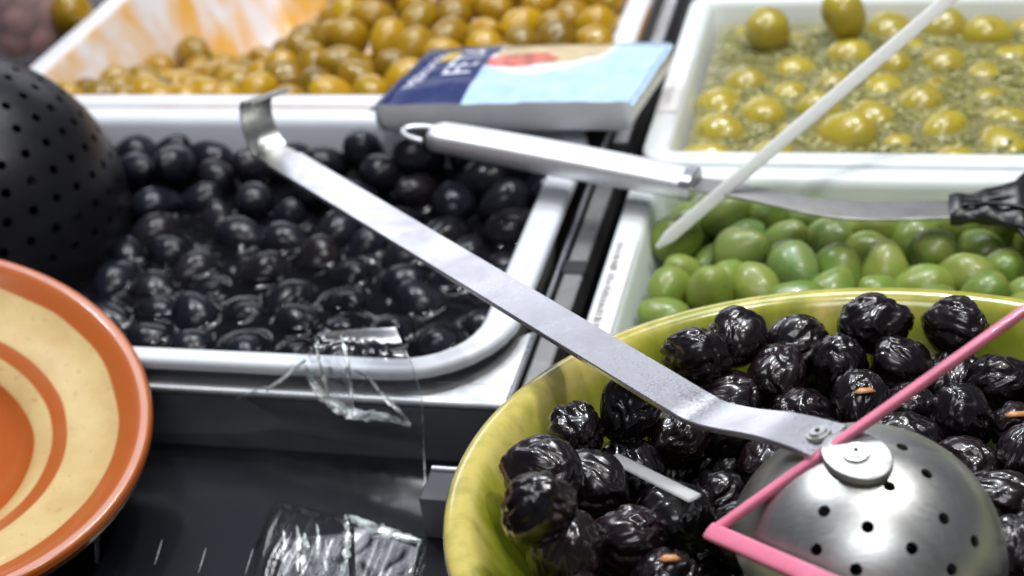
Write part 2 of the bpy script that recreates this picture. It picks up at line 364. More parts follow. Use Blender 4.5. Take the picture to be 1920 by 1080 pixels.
# divider rail between left and right trays
rl = empty('divider_rail', (0.024, 0.2, -0.03)); tag(rl, 'worn steel divider rail between the left and right rows of trays', 'rail')
box('rail_top', 0.0165, 0.0275, -0.0735, 0.9, -0.030, -0.0135, M['steel_rail'], rl, 0.0015)
for i, yy in enumerate((0.035, 0.165, 0.30)):
    box('bracket', 0.0160, 0.0279, yy, yy + 0.012, -0.029, -0.0127, M['dark_gap'], rl, 0.0006)
box('side_strip', 0.0385, 0.0400, -0.0735, 0.9, -0.10, -0.0150, M['steel'], rl, 0.0)
# small dark box below the frame with a bright top edge
hb = empty('metal_bracket', (0.005, -0.10, Z_COUNTER)); tag(hb, 'small dark metal bracket with a bright edge left of the green bowl', 'bracket')
p = at(806, 872, -0.022)
box('block', p.x, p.x + 0.04, p.y + 0.0002 - 0.02, p.y - 0.0005, Z_COUNTER + 0.0005, -0.024, M['dark_steel'], hb, 0.001)
tube('bright_edge', [(p.x + 0.001, p.y - 0.0006, -0.0232), (p.x + 0.04, p.y - 0.0006, -0.0232)], 0.0012, M['steel_bright'], hb)

# ------------------------------------------------------------------ trays
def rrect(x0, x1, y0, y1, r, k=8):
    pts = []
    for cx, cy, a0 in ((x1 - r, y0 + r, -90), (x1 - r, y1 - r, 0), (x0 + r, y1 - r, 90), (x0 + r, y0 + r, 180)):
        for i in range(k + 1):
            a = math.radians(a0 + 90 * i / k); pts.append((cx + r * math.cos(a), cy + r * math.sin(a)))
    return pts
def tray(name, x0, x1, y0, y1, z, depth, rim, r, taper, mat, fy=1.0, lh=0.0080):
    """one gastronorm container: rolled rim, tapered walls, floor, outside skin"""
    # (inset, z, radius)
    L = [(rim + taper + 0.004, z - depth + 0.003, 0.5), (rim + taper + 0.004, z - depth, 0.5)]
    rows = [(0.0015, z - lh - 0.0005), (0.0, z - lh), (0.0, z - 0.0028), (0.0009, z - 0.0009), (0.0030, z - 0.0001), (rim * 0.5, z), (rim - 0.003, z - 0.0002), (rim - 0.0008, z - 0.0016), (rim + 0.0006, z - 0.0055),
            (rim + taper * 0.35, z - depth * 0.35), (rim + taper * 0.85, z - depth * 0.85), (rim + taper + 0.002, z - depth * 0.96), (rim + taper + 0.010, z - depth)]
    back = [(rim + taper + 0.010, z - depth - 0.003), (rim + taper - 0.002, z - depth * 0.96), (rim - 0.002, z - 0.010), (0.0030, z - min(0.0060, lh - 0.001))]
    v, f = [], []; n = None
    for ins, zz in rows:
        ring = rrect(x0 + ins, x1 - ins, y0 + ins * fy, y1 - ins, max(r - ins, 0.006)); n = len(ring); v += [(a, b_, zz) for a, b_ in ring]
    def stitch(a, b_):
        for i in range(n):
            k = (i + 1) % n; f.append((a * n + i, a * n + k, b_ * n + k, b_ * n + i))
    for j in range(len(rows) - 1): stitch(j, j + 1)
    f.append(tuple((len(rows) - 1) * n + i for i in range(n)))
    base = len(rows)
    for ins, zz in back:
        ring = rrect(x0 + ins, x1 - ins, y0 + ins * fy, y1 - ins, max(r - ins, 0.006)); v += [(a, b_, zz) for a, b_ in ring]
    for j in range(base, base + len(back) - 1): stitch(j, j + 1)
    f.append(tuple(base * n + i for i in range(n))); stitch(base + len(back) - 1, 0)
    me = fix_normals(mesh(name, v, f)); autosmooth(me, 50)
    return link(name, me, mat, smooth=False)
TB = tray('black_olive_tray', -0.425, 0.0095, -0.0712, 0.1965, 0.0, 0.085, 0.0175, 0.052, 0.012, M['tray_white'], 0.66, 0.0055)
tag(TB, 'white plastic tray holding black olives in dark brine, rounded front corner', 'tray', 'white olive trays')
TY = tray('yellow_olive_tray', -0.405, 0.0135, 0.1995, 0.62, 0.0, 0.11, 0.017, 0.012, 0.040, M['tray_white_stained'])
tag(TY, 'orange-stained white plastic tray heaped with yellow olives at the back left', 'tray', 'white olive trays')
TG = tray('green_olive_tray', 0.0405, 0.46, -0.070, 0.1275, 0.0, 0.085, 0.0150, 0.020, 0.014, M['tray_white_green'])
tag(TG, 'white plastic tray of bright green olives behind the green bowl', 'tray', 'white olive trays')
TH = tray('herb_olive_tray', 0.0405, 0.46, 0.1305, 0.372, 0.0, 0.085, 0.0150, 0.020, 0.016, M['tray_white_green'])
tag(TH, 'white plastic tray of large yellow-green olives in herb brine, back right', 'tray', 'white olive trays')

# ------------------------------------------------------------------ olive meshes
def olive_mesh(name, a, bb, seed, taper=0.12, wrinkle=0.0, sub=3, scar=True, lump=0.03):
    bm = bmesh.new(); bmesh.ops.create_icosphere(bm, subdivisions=sub, radius=1.0)
    r = random.Random(seed); off = Vector((r.uniform(-50, 50), r.uniform(-50, 50), r.uniform(-50, 50)))
    ex, ey = 1 + r.uniform(-0.05, 0.05), 1 + r.uniform(-0.06, 0.06)
    for v in bm.verts:
        d = v.co.normalized()
        s = 1 + lump * mn.noise(d * 1.3 + off)
        if wrinkle:
            q = Vector((d.x * 0.9, d.y * 1.5, d.z * 1.5)) + off; warp = Vector((mn.noise(q + Vector((9, 0, 0))), mn.noise(q + Vector((0, 9, 0))), mn.noise(q + Vector((0, 0, 9))))) * 0.6
            n1 = abs(mn.noise(q * 0.8 + warp)); n2 = abs(mn.noise(q * 1.7 + warp * 1.2)); n3 = mn.noise(q * 4.5 + warp * 2)
            patch = max(0.0, mn.noise(d * 1.6 + off * 2))
            s += wrinkle * (0.9 * min(n1 * 3.0, 0.8) + 0.42 * min(n2 * 3.0, 0.6) + 0.28 * n3 * patch - 0.70)
            # a collapsed flat
            dd = d.dot(Vector((0.3, 0.75, 0.6)).normalized())
            s -= 0.8 * wrinkle * max(0.0, dd - 0.45)
        x = d.x
        t = 1 - taper * x - 0.05 * x * x
        if scar and x < -0.93:   # stem scar: small dimple
            s -= 0.10 * ((-x - 0.93) / 0.07)
        v.co = Vector((x * a * s, d.y * bb * s * t * ex, d.z * bb * s * t * ey))
    me = bpy.data.meshes.new(name); bm.to_mesh(me); bm.free(); me.polygons.foreach_set('use_smooth', [True] * len(me.polygons)); return me
def olive_set(name, a, bb, n, mat, **kw):
    out = []
    for i in range(n):
        me = olive_mesh(name, a * rnd.uniform(0.95, 1.05), bb * rnd.uniform(0.96, 1.04), 100 + i * 7 + len(name), **kw); me.materials.append(mat); out.append(me)
    return out
def relax(pts, heap, dmin, fixed, inside, it=80, zpull=0.5):
    P = np.array(pts)
    for k in range(it):
        d = P[:, None, :] - P[None, :, :]; L = np.linalg.norm(d, axis=2) + np.eye(len(P))
        ov = np.clip(dmin - L, 0, None); np.fill_diagonal(ov, 0)
        mv = (d / L[..., None] * ov[..., None] * 0.45).sum(1); mv[fixed] *= 0.15
        P = P + mv
        for i in range(len(P)):
            if fixed[i]: continue
            zt = heap(P[i, 0], P[i, 1]); P[i, 2] += (zt + JIT[i % len(JIT)] - P[i, 2]) * zpull * 0.3
            P[i, 0], P[i, 1] = inside(P[i, 0], P[i, 1])
    return P
JIT = rng.normal(0, 0.0022, 4000)
def fill(name, meshes, heap, region, inside, dmin, explicit, label, cat, group, n_try=6000, under=None, tilt=0.5, zj=0.0, seed=1, it=80, skip=None):
    """explicit: (u, v, dz) seen in the photograph, lying on the heap; the rest is packed between them"""
    r = random.Random(seed); pts, fx = [], []
    for e in explicit:
        z = heap(*at(e[0], e[1], 0.0)[:2])
        for _ in range(8):
            p = at(e[0], e[1], z); z = heap(p.x, p.y) + (e[2] if len(e) > 2 else 0)
        p = at(e[0], e[1], z)
        for _ in range(60):          # lies against the wall, never in it
            if inside(p.x, p.y) == (p.x, p.y): break
            z += 0.0006; p = at(e[0], e[1], z)
        pts.append((p.x, p.y, z)); fx.append(True)
    for _ in range(n_try):
        x = r.uniform(region[0], region[1]); y = r.uniform(region[2], region[3])
        if inside(x, y) != (x, y): continue
        z = heap(x, y)
        if all((x - a) ** 2 + (y - b_) ** 2 + (z - c_) ** 2 > (dmin * 0.86) ** 2 for a, b_, c_ in pts): pts.append((x, y, z)); fx.append(False)
    fx = np.array(fx); P = relax(pts, heap, dmin, fx, inside, it)
    objs = []
    ups = []
    if under:
        P2 = []
        for _ in range(n_try):
            x = r.uniform(region[0], region[1]); y = r.uniform(region[2], region[3])
            if inside(x, y) != (x, y): continue
            z = heap(x, y) - under
            if all((x - q[0]) ** 2 + (y - q[1]) ** 2 + (z - q[2]) ** 2 > (dmin * 0.88) ** 2 for q in P2) and np.min(np.linalg.norm(P - np.array([x, y, z]), axis=1)) > dmin * 0.72: P2.append((x, y, z))
        ups = P2
    for i, p in enumerate(list(P) + list(ups)):
        me = meshes[r.randrange(len(meshes))]
        if skip and skip(p): continue
        o = bpy.data.objects.new(name, me); col.objects.link(o); o.location = p
        o.rotation_euler = (r.uniform(0, 6.28), r.gauss(0, tilt), r.uniform(0, 6.28)); s = r.uniform(0.88, 1.10); o.scale = (s, s, s)
        if i < len(explicit) and len(explicit[i]) > 3 and explicit[i][3]:
            e = explicit[i][3]
            if 'rot' in e: o.rotation_euler = tuple(math.radians(a) for a in e['rot'])
            if 'scale' in e: o.scale = (e['scale'],) * 3
            tag(o, e.get('label') or (label(p) if callable(label) else label), cat, group)
        else: tag(o, label(p) if callable(label) else label, cat, group)
        objs.append(o)
    return objs, P
def clampbox(x0, x1, y0, y1):
    return lambda x, y: (min(max(x, x0), x1), min(max(y, y0), y1))
def meniscus(name, x0, x1, y0, y1, z, olv, mats, nx, ny, rad_xy, rise=0.0022, lam=0.0022, rip=0.0004):
    """brine surface that climbs where it meets each olive"""
    xs = np.linspace(x0, x1, nx); ys = np.linspace(y0, y1, ny); X, Y = np.meshgrid(xs, ys); H = np.zeros_like(X)
    for (ax, ay, az) in olv:
        dz = z - az; R2 = rad_xy ** 2 - dz * dz
        if R2 <= 0:
            continue
        d = np.sqrt((X - ax) ** 2 + (Y - ay) ** 2) - math.sqrt(R2); H = np.maximum(H, rise * np.exp(-np.clip(d, 0, None) / lam))
    v = [(X[j, i], Y[j, i], z + H[j, i] + rip * mn.noise((X[j, i] * 90, Y[j, i] * 90, 0))) for j in range(ny) for i in range(nx)]
    f = [(j * nx + i, j * nx + i + 1, (j + 1) * nx + i + 1, (j + 1) * nx + i) for j in range(ny - 1) for i in range(nx - 1)]
    return link(name, mesh(name, v, f), mats)

# --- black olives, left tray
blk = olive_set('black_olive', 0.0172, 0.0128, 6, M['olive_black'], taper=0.13, lump=0.09)
def heap_b(x, y):
    return -0.0360 + 0.0150 * max(0, min(1, (y - 0.045) / 0.10)) + 0.004 * mn.noise((x * 25, y * 25, 3))
G = 'black olives in the front left tray'
ex = [(258, 322, .003), (338, 315, .006), (405, 332, .002), (466, 318, .004), (676, 297, .006), (712, 318, .004), (778, 303, .007), (905, 350, .0), (855, 385, .0), (780, 355, .0), (945, 375, .0),
      (375, 375, 0), (480, 375, 0), (575, 375, 0), (300, 390, 0), (455, 450, .0), (540, 460, 0), (600, 490, .002), (290, 440, 0), (690, 470, 0), (790, 575, .002), (560, 395, 0), (650, 590, 0), (300, 600, 0)]
ob, PB = fill('black_olive', blk, heap_b, (-0.40, -0.012, -0.055, 0.175), clampbox(-0.395, -0.016, -0.056, 0.168), 0.0256, ex,
              lambda p: ('black olive in the back row against the white wall of the front left tray' if p[1] > 0.125 else 'black olive half under brine along the front rim of the front left tray' if p[1] < -0.02 else 'black olive beside the perforated black strainer in the front left tray' if p[0] < -0.2 else 'black olive under or right of the long steel handle, front left tray' if p[0] - 0.03 > -0.9 * (p[1] - 0.02) - 0.09 else 'glossy black olive in the middle of the front left tray, left of the steel handle'), 'olive', G, seed=3)
br = meniscus('dark_brine', -0.4165 + 0.006, 0.0095 - 0.0215, -0.0712 + 0.0150, 0.1965 - 0.0215, -0.0300, PB, M['brine_dark'], 300, 190, 0.0128, rise=0.0032, lam=0.0020)
tag(br, 'dark olive brine between the black olives in the front left tray', 'brine', kind='stuff')

# --- yellow olives, back left tray
yel = olive_set('yellow_olive', 0.0156, 0.0124, 7, M['olive_yellow'], taper=0.14, lump=0.10)
def heap_y(x, y):
    s = max(0.0, min(1.0, (x + 0.31) / 0.15)); s = s * s * (3 - 2 * s); t = max(0.0, (y - 0.225) / 0.2)
    return -0.013 - 0.062 * t * (1 - s) + 0.026 * min(t, 1) * s + 0.004 * mn.noise((x * 22, y * 22, 8))
def in_y(x, y):
    z = heap_y(x, y); k = 0.017 + 0.040 * max(0, -z) / 0.11 + 0.010
    return (min(max(x, -0.405 + k), 0.0135 - k), min(max(y, 0.1995 + k), 0.50))
oy, PY = fill('yellow_olive', yel, heap_y, (-0.39, 0.0, 0.215, 0.42), in_y, 0.0240, [(430, 100, .004), (365, 100, .004), (300, 130, .0), (650, 25, 0.004), (650, 70, .003)],
              lambda p: ('yellow olive along the front rim of the stained back left tray' if p[1] < 0.255 else 'yellow olive on the low left slope of the heap, by the stained wall' if p[0] < -0.22 else 'yellow olive at the right side of the heap, behind the blue packet' if p[0] > -0.11 else 'oily yellow olive in the middle of the heap in the stained back left tray'), 'olive', 'yellow olives in the back left tray', seed=4, under=0.018, skip=lambda p: (p[0] < -0.24 and p[1] > 0.43 + 0.4 * (p[0] + 0.32)) or p[2] < -0.085)

# --- large yellow-green olives in herb brine
her = olive_set('herb_olive', 0.0186, 0.0150, 6, M['olive_herb'], taper=0.10, lump=0.10)
Z_H = -0.0135
def heap_h(x, y): return Z_H - 0.0085 + 0.0045 * mn.noise((x * 30, y * 30, 1))
big = dict(label='plump yellow-green olive perched highest against the back wall of the herb tray', rot=(0, 70, 20))
ex = [(1585, 50, 0.019, big), (1590, 103, 0.006), (1434, 88, 0.009, dict(label='dark olive-green olive at the back left corner of the herb tray', rot=(20, 60, 60))),
      (1852, 76, 0.008, dict(label='plump yellow-green olive at the back right of the herb tray', rot=(0, 5, -10))), (1402, 170, .003), (1590, 262, .004), (1770, 250, .005), (1350, 262, .004), (1500, 150, .001), (1650, 182, .0),
      (1440, 235, 0), (1840, 160, .0), (1890, 240, .0), (1720, 205, 0), (1720, 110, -.001), (1880, 130, 0), (1500, 95, 0), (1420, 120, 0), (1480, 265, .0)]
oh, PH = fill('herb_olive', her, heap_h, (0.07, 0.34, 0.155, 0.345), clampbox(0.074, 0.34, 0.162, 0.338), 0.0310, ex,
              lambda p: ('yellow-green olive in the front row of the herb tray, by its front rim' if p[1] < 0.20 else 'yellow-green olive at the left wall of the herb tray' if p[0] < 0.10 else 'yellow-green olive at the back of the herb tray, by the rear wall' if p[1] > 0.30 else 'yellow-green olive left of the pale strip, half sunk in herb brine' if (p[0] - 0.066) / 0.11 < (p[1] - 0.03) / 0.2 else 'yellow-green olive half sunk in herb brine, right of the pale strip'), 'olive', 'yellow-green olives in herb brine', seed=5, it=40)
bh = meniscus('herb_brine', 0.0615, 0.43, 0.1512, 0.3512, Z_H, PH, M['brine_herb'], 240, 140, 0.0150, rise=0.0018)
tag(bh, 'cloudy green-yellow brine in the back right tray', 'brine', kind='stuff')
def herbs(name, x0, x1, y0, y1, z, n, olv, seed):
    r = random.Random(seed); v, f = [], []
    for _ in range(n):
        x, y = r.uniform(x0, x1), r.uniform(y0, y1)
        if mn.noise((x * 38, y * 38, 5)) < r.uniform(-0.5, 0.25): continue
        zz = z + 0.0008
        for (ax, ay, az) in olv:
            d2 = (x - ax) ** 2 + (y - ay) ** 2
            if d2 < 0.0148 ** 2: zz = max(zz, az + 0.0006 + math.sqrt(0.0152 ** 2 - d2))
        if zz > z + 0.0022 and r.random() < 0.97: continue
        a = r.uniform(0, 6.28); l = r.uniform(0.0012, 0.0048); wd = r.uniform(0.0005, 0.0014); c_, s_ = math.cos(a), math.sin(a); tl = r.uniform(-0.5, 0.5); b0 = len(v)
        for (p_, q_, h_) in ((-l, 0, 0), (-l * 0.2, wd, .0004), (l, 0, tl * l * 0.5 + 0.0005), (-l * 0.2, -wd, 0.0002)):
            v.append((x + p_ * c_ - q_ * s_, y + p_ * s_ + q_ * c_, zz + h_ + 0.0003))
        f += [(b0, b0 + 1, b0 + 2), (b0, b0 + 2, b0 + 3)]
    return link(name, mesh(name, v, f), M['herb_leaf'], smooth=False)
tag(herbs('dried_herbs', 0.066, 0.34, 0.156, 0.345, Z_H, 8000, PH, 2), 'dried green herb flakes floating on the brine of the back right tray', 'herbs', kind='stuff')

# --- bright green olives, right front tray
grn = olive_set('green_olive', 0.0146, 0.0114, 7, M['olive_green'], taper=0.16, lump=0.12)
def heap_g(x, y): return -0.020 + 0.004 * mn.noise((x * 24, y * 24, 6)) + 0.006 * max(0, min(1, (0.09 - y) / 0.1))
ex = [(1545, 447, .004), (1492, 507, .006), (1382, 477, .003), (1340, 545, .003), (1413, 545, .002), (1298, 462, .002), (1640, 432, .002), (1750, 475, .003), (1660, 510, .002), (1580, 515, .0), (1330, 475, 0), (1255, 545, 0),
      (1370, 402, 0), (1440, 410, 0), (1500, 412, 0), (1840, 470, 0), (1890, 510, 0), (1720, 540, 0), (1560, 548, 0), (1810, 520, 0.002), (1880, 425, 0)]
og, PG = fill('green_olive', grn, heap_g, (0.065, 0.34, -0.05, 0.10), clampbox(0.072, 0.34, -0.046, 0.098), 0.0222, ex,
              lambda p: ('green olive in the back row below the skimmer stem, front right tray' if p[1] > 0.07 else 'green olive at the left wall of the front right tray' if p[0] < 0.10 else 'smooth green olive just behind the rim of the green bowl' if p[1] < 0.03 else 'smooth bright green olive in the middle of the front right tray'), 'olive', 'green olives in the front right tray', seed=6, under=0.017, it=50)

# ------------------------------------------------------------------ green glazed bowl
BC = Vector((0.181, -0.1935, 0.050)); BN = Vector((-0.003, 0.118, 1)).normalized(); BR = 0.1492
BQ = Vector((0, 0, 1)).rotation_difference(BN)
bowl = empty('green_bowl', BC); bowl.rotation_mode = 'QUATERNION'; bowl.rotation_quaternion = BQ
tag(bowl, 'yellow-green glazed ceramic bowl full of wrinkled black olives', 'bowl')
prof = [(0.045, -0.090), (0.050, -0.0925), (0.055, -0.0925), (0.059, -0.084), (0.075, -0.073), (0.098, -0.058), (0.119, -0.038), (0.134, -0.018), (0.1435, -0.005), (0.1480, -0.0022), (BR, 0.0015), (0.1485, 0.0045), (0.1455, 0.0060), (0.1420, 0.0056), (0.1385, 0.0030), (0.1345, -0.004),
        (0.1290, -0.014), (0.116, -0.032), (0.096, -0.051), (0.07, -0.064), (0.04, -0.069), (0.0005, -0.070)]
pp = smooth_path(prof, 70); v, f = lathe([tuple(p) for p in pp], 128)
for i, q in enumerate(v):   # hand-thrown wobble
    a = math.atan2(q[1], q[0]); k = 1 + 0.004 * math.sin(2 * a + 0.6) + 0.0025 * math.sin(3 * a + 2); v[i] = (q[0] * k, q[1] * k, q[2] + 0.0008 * math.sin(2 * a + 1))
link('bowl_body', fix_normals(mesh('bowl_body', v, f)), M['green_glaze'], bowl)

# --- wrinkled black olives in the bowl
wri = olive_set('wrinkled_olive', 0.0140, 0.0118, 8, M['olive_wrinkled'], taper=0.10, wrinkle=0.15, sub=5, lump=0.08, scar=False)
def heap_w(x, y):
    dx, dy = x - BC.x, y - BC.y; r_ = math.hypot(dx, dy); plane = BC.z - (BN.x * dx + BN.y * dy) / BN.z
    return plane - 0.0165 + 0.006 * min(1, r_ / 0.115) ** 2 + 0.003 * mn.noise((x * 30, y * 30, 2)) - 0.010 * math.exp(-((x - 0.118) ** 2 + (y + 0.185) ** 2) / 0.0006)
def in_w(x, y):
    dx, dy = x - BC.x, y - BC.y; r_ = math.hypot(dx, dy)
    if r_ > 0.1165: return (BC.x + dx * 0.1165 / r_, BC.y + dy * 0.1165 / r_)
    return (x, y)
def W(label, sc_=1.0, rot=None):
    d = dict(label=label, scale=sc_ * 0.86)
    if rot: d['rot'] = rot
    return d
ex = [(1650, 622, 0.012, W('plump wrinkled black olive standing highest at the far rim of the green bowl', 1.22, (10, 0, 10))),
      (1792, 634, 0.006, W('wrinkled black olive against the far right inner wall of the green bowl', 1.1)), (1378, 642, 0.006), (1328, 690, 0.010, W('creased black olive on the left of the cluster beside the steel handle', 1.15)), (1350, 728, 0.004),
      (1455, 705, 0.006), (1495, 655, 0.0), (1570, 682, 0.006), (1690, 692, 0.004), (1785, 690, 0.0), (1610, 757, 0.006), (1700, 762, 0), (1795, 782, 0.004), (1876, 716, 0.004), (1505, 775, 0),
      (1077, 808, 0.008, W('shiny black olive nearest the left inner wall, below the steel handle', 1.1)), (1186, 782, 0.014, W('rounded dark brown-black olive touching the underside of the steel handle', 1.15)), (1265, 820, 0.004), (1180, 866, 0.0),
      (1018, 890, 0.004), (1100, 912, 0.008), (1008, 950, 0.008, W('black olive with a dark hollow crease near the left wall of the green bowl', 1.12)), (990, 1030, 0.008, W('reddish black wrinkled olive at the bottom left of the green bowl', 1.12)), (1095, 1035, 0.006), (1165, 1025, 0.006),
      (1252, 985, 0.008), (1350, 930, 0.0), (1435, 890, -0.002), (1330, 1050, 0.006), (1245, 1085, .004), (1900, 865, 0.004), (1825, 880, 0), (1880, 950, 0.006), (1905, 1045, 0.006), (1910, 800, 0)]
ow, PW = fill('wrinkled_olive', wri, heap_w, (BC.x - 0.11, BC.x + 0.11, BC.y - 0.09, BC.y + 0.11), in_w, 0.0222, ex,
              lambda p: ('wrinkled black olive along the far inner wall of the green bowl' if p[1] > -0.125 else 'wrinkled black olive in the left part of the green bowl, left of the spoon' if p[0] < 0.125 else 'wrinkled black olive to the right of the perforated spoon in the green bowl' if p[0] > 0.20 else 'wrinkled oily black olive between spoon neck and far wall of the green bowl'), 'olive', 'wrinkled black olives in the green bowl', seed=8, under=0.017, tilt=0.6, it=40, skip=lambda p: abs((Vector(p) - Vector((0.1713, -0.236, 0.047))).length - 0.0405) < 0.0115 or math.hypot(p[0] - BC.x, p[1] - BC.y) > 0.1215)
# small carrot slivers among them and a white pick
def first_hit(u, v, z):
    bpy.context.view_layer.update(); d = (along(u, v, 1) - Vector(CAM_C)).normalized()
    h = sc.ray_cast(bpy.context.evaluated_depsgraph_get(), Vector(CAM_C), d)
    return h[1] - d * 0.0008 if h[0] else at(u, v, z)
def sliver(u, v, z, ang, l, lab):
    p = first_hit(u, v, z); pts = [(-l, 0, 0), (-l * 0.5, 0, 0.0008), (l * 0.5, 0, 0.0009), (l, 0, 0)]
    me = sweep(np.array(pts), [(0, 1, 0)] * 4, lambda i: round_section((0.0005, 0.0014, 0.0012, 0.0003)[i], (0.0003, 0.0007, 0.0006, 0.0002)[i], 10))
    o = link('carrot_sliver', me, M['carrot']); o.location = p; o.rotation_euler = (0.3, 0.1, math.radians(ang)); tag(o, lab, 'carrot sliver', 'carrot slivers in the bowl')
sliver(1622, 735, 0.056, 20, 0.0040, 'orange carrot sliver on the olive left of the pink strip')
sliver(1906, 779, 0.056, 15, 0.0042, 'orange carrot sliver at the right edge, right of the pink strip')
sliver(1256, 1049, 0.060, 15, 0.0034, 'orange carrot sliver low in the bowl, below the white pick')
a, b_ = at(1150, 858, 0.047), at(1302, 934, 0.062)
me = sweep(np.array([a, a.lerp(b_, .3), a.lerp(b_, .97), b_]), [(0, 0, 1)] * 4, lambda i: round_section(0.0009, 0.0026, 14, 4)); autosmooth(me)
tag(link('plastic_pick', me, M['white_stick'], smooth=False), 'short white plastic stick poking out between black olives in the bowl', 'pick')

# ------------------------------------------------------------------ steel perforated spoon with long hooked handle
spoon = empty('perforated_spoon', at(1615, 1035, 0.03)); tag(spoon, 'long-handled steel perforated spoon lying upside down in the green bowl', 'spoon')
DR = 0.0436; DC = along(1620, 1050, (at(1620, 1050, 0.047) - Vector(CAM_C)).length)
AX = Vector((0.42, 0.05, 0.90)).normalized(); AQ = Vector((0, 0, 1)).rotation_difference(AX)
def dome_mesh(R, th, amax, n=96, rings=40, squash=1.0, skirt=0.0):
    prof = []
    for i in range(rings + 1):
        a = amax * i / rings; prof.append((max(R * math.sin(a), 1e-6), R * math.cos(a) * squash))
    if skirt: prof += [(R * 0.985, -skirt * 0.35), (R * 0.93, -skirt * 0.7), (R * 0.86, -skirt), (R * 0.86 - th, -skirt), (R * 0.93 - th, -skirt * 0.7), (R * 0.985 - th, -skirt * 0.35)]
    for i in range(rings, -1, -1):
        a = amax * i / rings; prof.append((max((R - th) * math.sin(a), 1e-6), (R - th) * math.cos(a) * squash))
    v, f = lathe(prof, n); return fix_normals(mesh('dome', v, f))
me = dome_mesh(DR, 0.0012, math.radians(97))
dome = link('spoon_bowl', me, M['steel_dome']); dome.rotation_mode = 'QUATERNION'; dome.location = DC; dome.rotation_quaternion = AQ
def sphere_hit(u, v, C0, R):
    d = (along(u, v, 1) - Vector(CAM_C)).normalized(); oc = Vector(CAM_C) - C0; b2 = oc.dot(d); disc = b2 * b2 - (oc.length_squared - R * R)
    if disc < 0: return None
    return Vector(CAM_C) + d * (-b2 - math.sqrt(disc))
holes = []
for (u, v_) in ((1545, 958), (1627, 988), (1530, 1030), (1605, 1068), (1710, 1028), (1668, 912), (1738, 888), (1692, 838), (1770, 972), (1828, 1015), (1785, 1068), (1690, 1110), (1560, 1110), (1480, 1090), (1760, 1150), (1640, 1150)):
    h = sphere_hit(u, v_, DC, DR)
    if h is not None: holes.append((h, h - DC))
bpy.context.view_layer.update()
boolean_cut(dome, cyl_cutter(holes, lambda j: 0.0019, 0.008)); autosmooth(dome.data, 40)
put(dome, spoon)
# handle: flat strip (side direction lies level), bend, neck, riveted tab
T = at(528, 297, 0.034); B = at(1300, 762, 0.079)
ddir = (B - T).normalized(); side_h = Vector((0, 0, 1)).cross(ddir).normalized(); nrm = ddir.cross(side_h)
R1 = sphere_hit(1538, 822, DC, DR + 0.0022) or at(1538, 822, 0.085); R2 = sphere_hit(1606, 857, DC, DR + 0.0016)
hook = []
c0 = T - ddir * 0.011 + Vector((0, 0, 0.0165))
for i in range(13):
    a = math.radians(-90 - 8 - i * 14.5); hook.append(c0 + (-ddir) * (-math.cos(a)) * 0 + ddir * math.cos(a) * 0.0155 + Vector((0, 0, 1)) * math.sin(a) * 0.0165)
tip_ = hook[-1]; hook += [tip_ + ddir * 0.006 + Vector((0, 0, 0.0012)), tip_ + ddir * 0.013 + Vector((0, 0, 0.0045))]
hook = hook[::-1]
main = [T + ddir * 0.004] + [T.lerp(B, k) for k in (0.08, 0.2, 0.35, 0.5, 0.65, 0.8, 0.92, 0.985)]
neck = [B.lerp(R1, 0.12) + Vector((0, 0, -0.0015)), B.lerp(R1, 0.35) + Vector((0, 0, -0.0015)), B.lerp(R1, 0.65), B.lerp(R1, 0.9)]
path = smooth_path([tuple(p) for p in main + neck + [R1.lerp(R2, 0.25)]], 90)
def hw_main(i):
    t = i / 89; 
    if t < 0.66: return 0.0100 - 0.0018 * t / 0.66
    if t < 0.80: return 0.0082 - 0.0004 * (t - 0.66) / 0.14
    return 0.0078 + 0.0010 * (t - 0.8) / 0.2
def strip(hw, th, ch=0.0004):
    return [(-hw, -th + ch), (-hw, th - ch), (-hw + ch, th), (hw - ch, th), (hw, th - ch), (hw, -th + ch), (hw - ch, -th), (-hw + ch, -th)]
sides = []
sd2 = (R2 - R1).normalized(); sdn = sd2.cross((R2 - DC).normalized()); 
if sdn.dot(side_h) < 0: sdn = -sdn
for i in range(90):
    t = max(0, min(1, (i - 62) / 24)); sides.append(tuple(side_h.lerp(sdn, t)))
me = sweep(path, sides, lambda i: strip(hw_main(i), 0.0011)); autosmooth(me, 30)
put(link('handle', me, M['steel'], smooth=False), spoon)
hk = smooth_path([tuple(p) for p in hook + [T + ddir * 0.001, T + ddir * 0.010]], 40)
me = sweep(hk, [tuple(side_h)] * 40, lambda i: strip(0.0112 - 0.0022 * math.sin(i / 39 * math.pi) - 0.0016 * (i > 32), 0.0009)); autosmooth(me, 30)
put(link('hook', me, M['steel_dome'], smooth=False), spoon)
# tab and rivets on the dome
def disc_on(c, nrm_, r, h, mat, name, ry=None, xdir=None):
    n_ = nrm_.normalized(); xd = (xdir or Vector((1, 0, 0))); xd = (xd - xd.dot(n_) * n_).normalized(); yd = n_.cross(xd); ry = ry or r
    v, f = [], []
    prof = [(1.0, -h), (1.0, h * 0.75), (0.965, h), (0.6, h * 1.02), (0.0001, h * 1.02)]; k = 28
    for s_, z_ in prof:
        for i in range(k):
            a = 2 * math.pi * i / k; v.append(c + xd * r * s_ * math.cos(a) + yd * ry * s_ * math.sin(a) + n_ * z_)
    for j in range(len(prof) - 1):
        for i in range(k):
            q = (i + 1) % k; f.append((j * k + i, j * k + q, (j + 1) * k + q, (j + 1) * k + i))
    me = fix_normals(mesh(name, v, f)); autosmooth(me, 40); o = link(name, me, mat, smooth=False); return put(o, spoon)
n2 = (R2 - DC)
disc_on(R2, n2, 0.0118, 0.0013, M['steel_tab'], 'tab', 0.0092, R2 - R1)
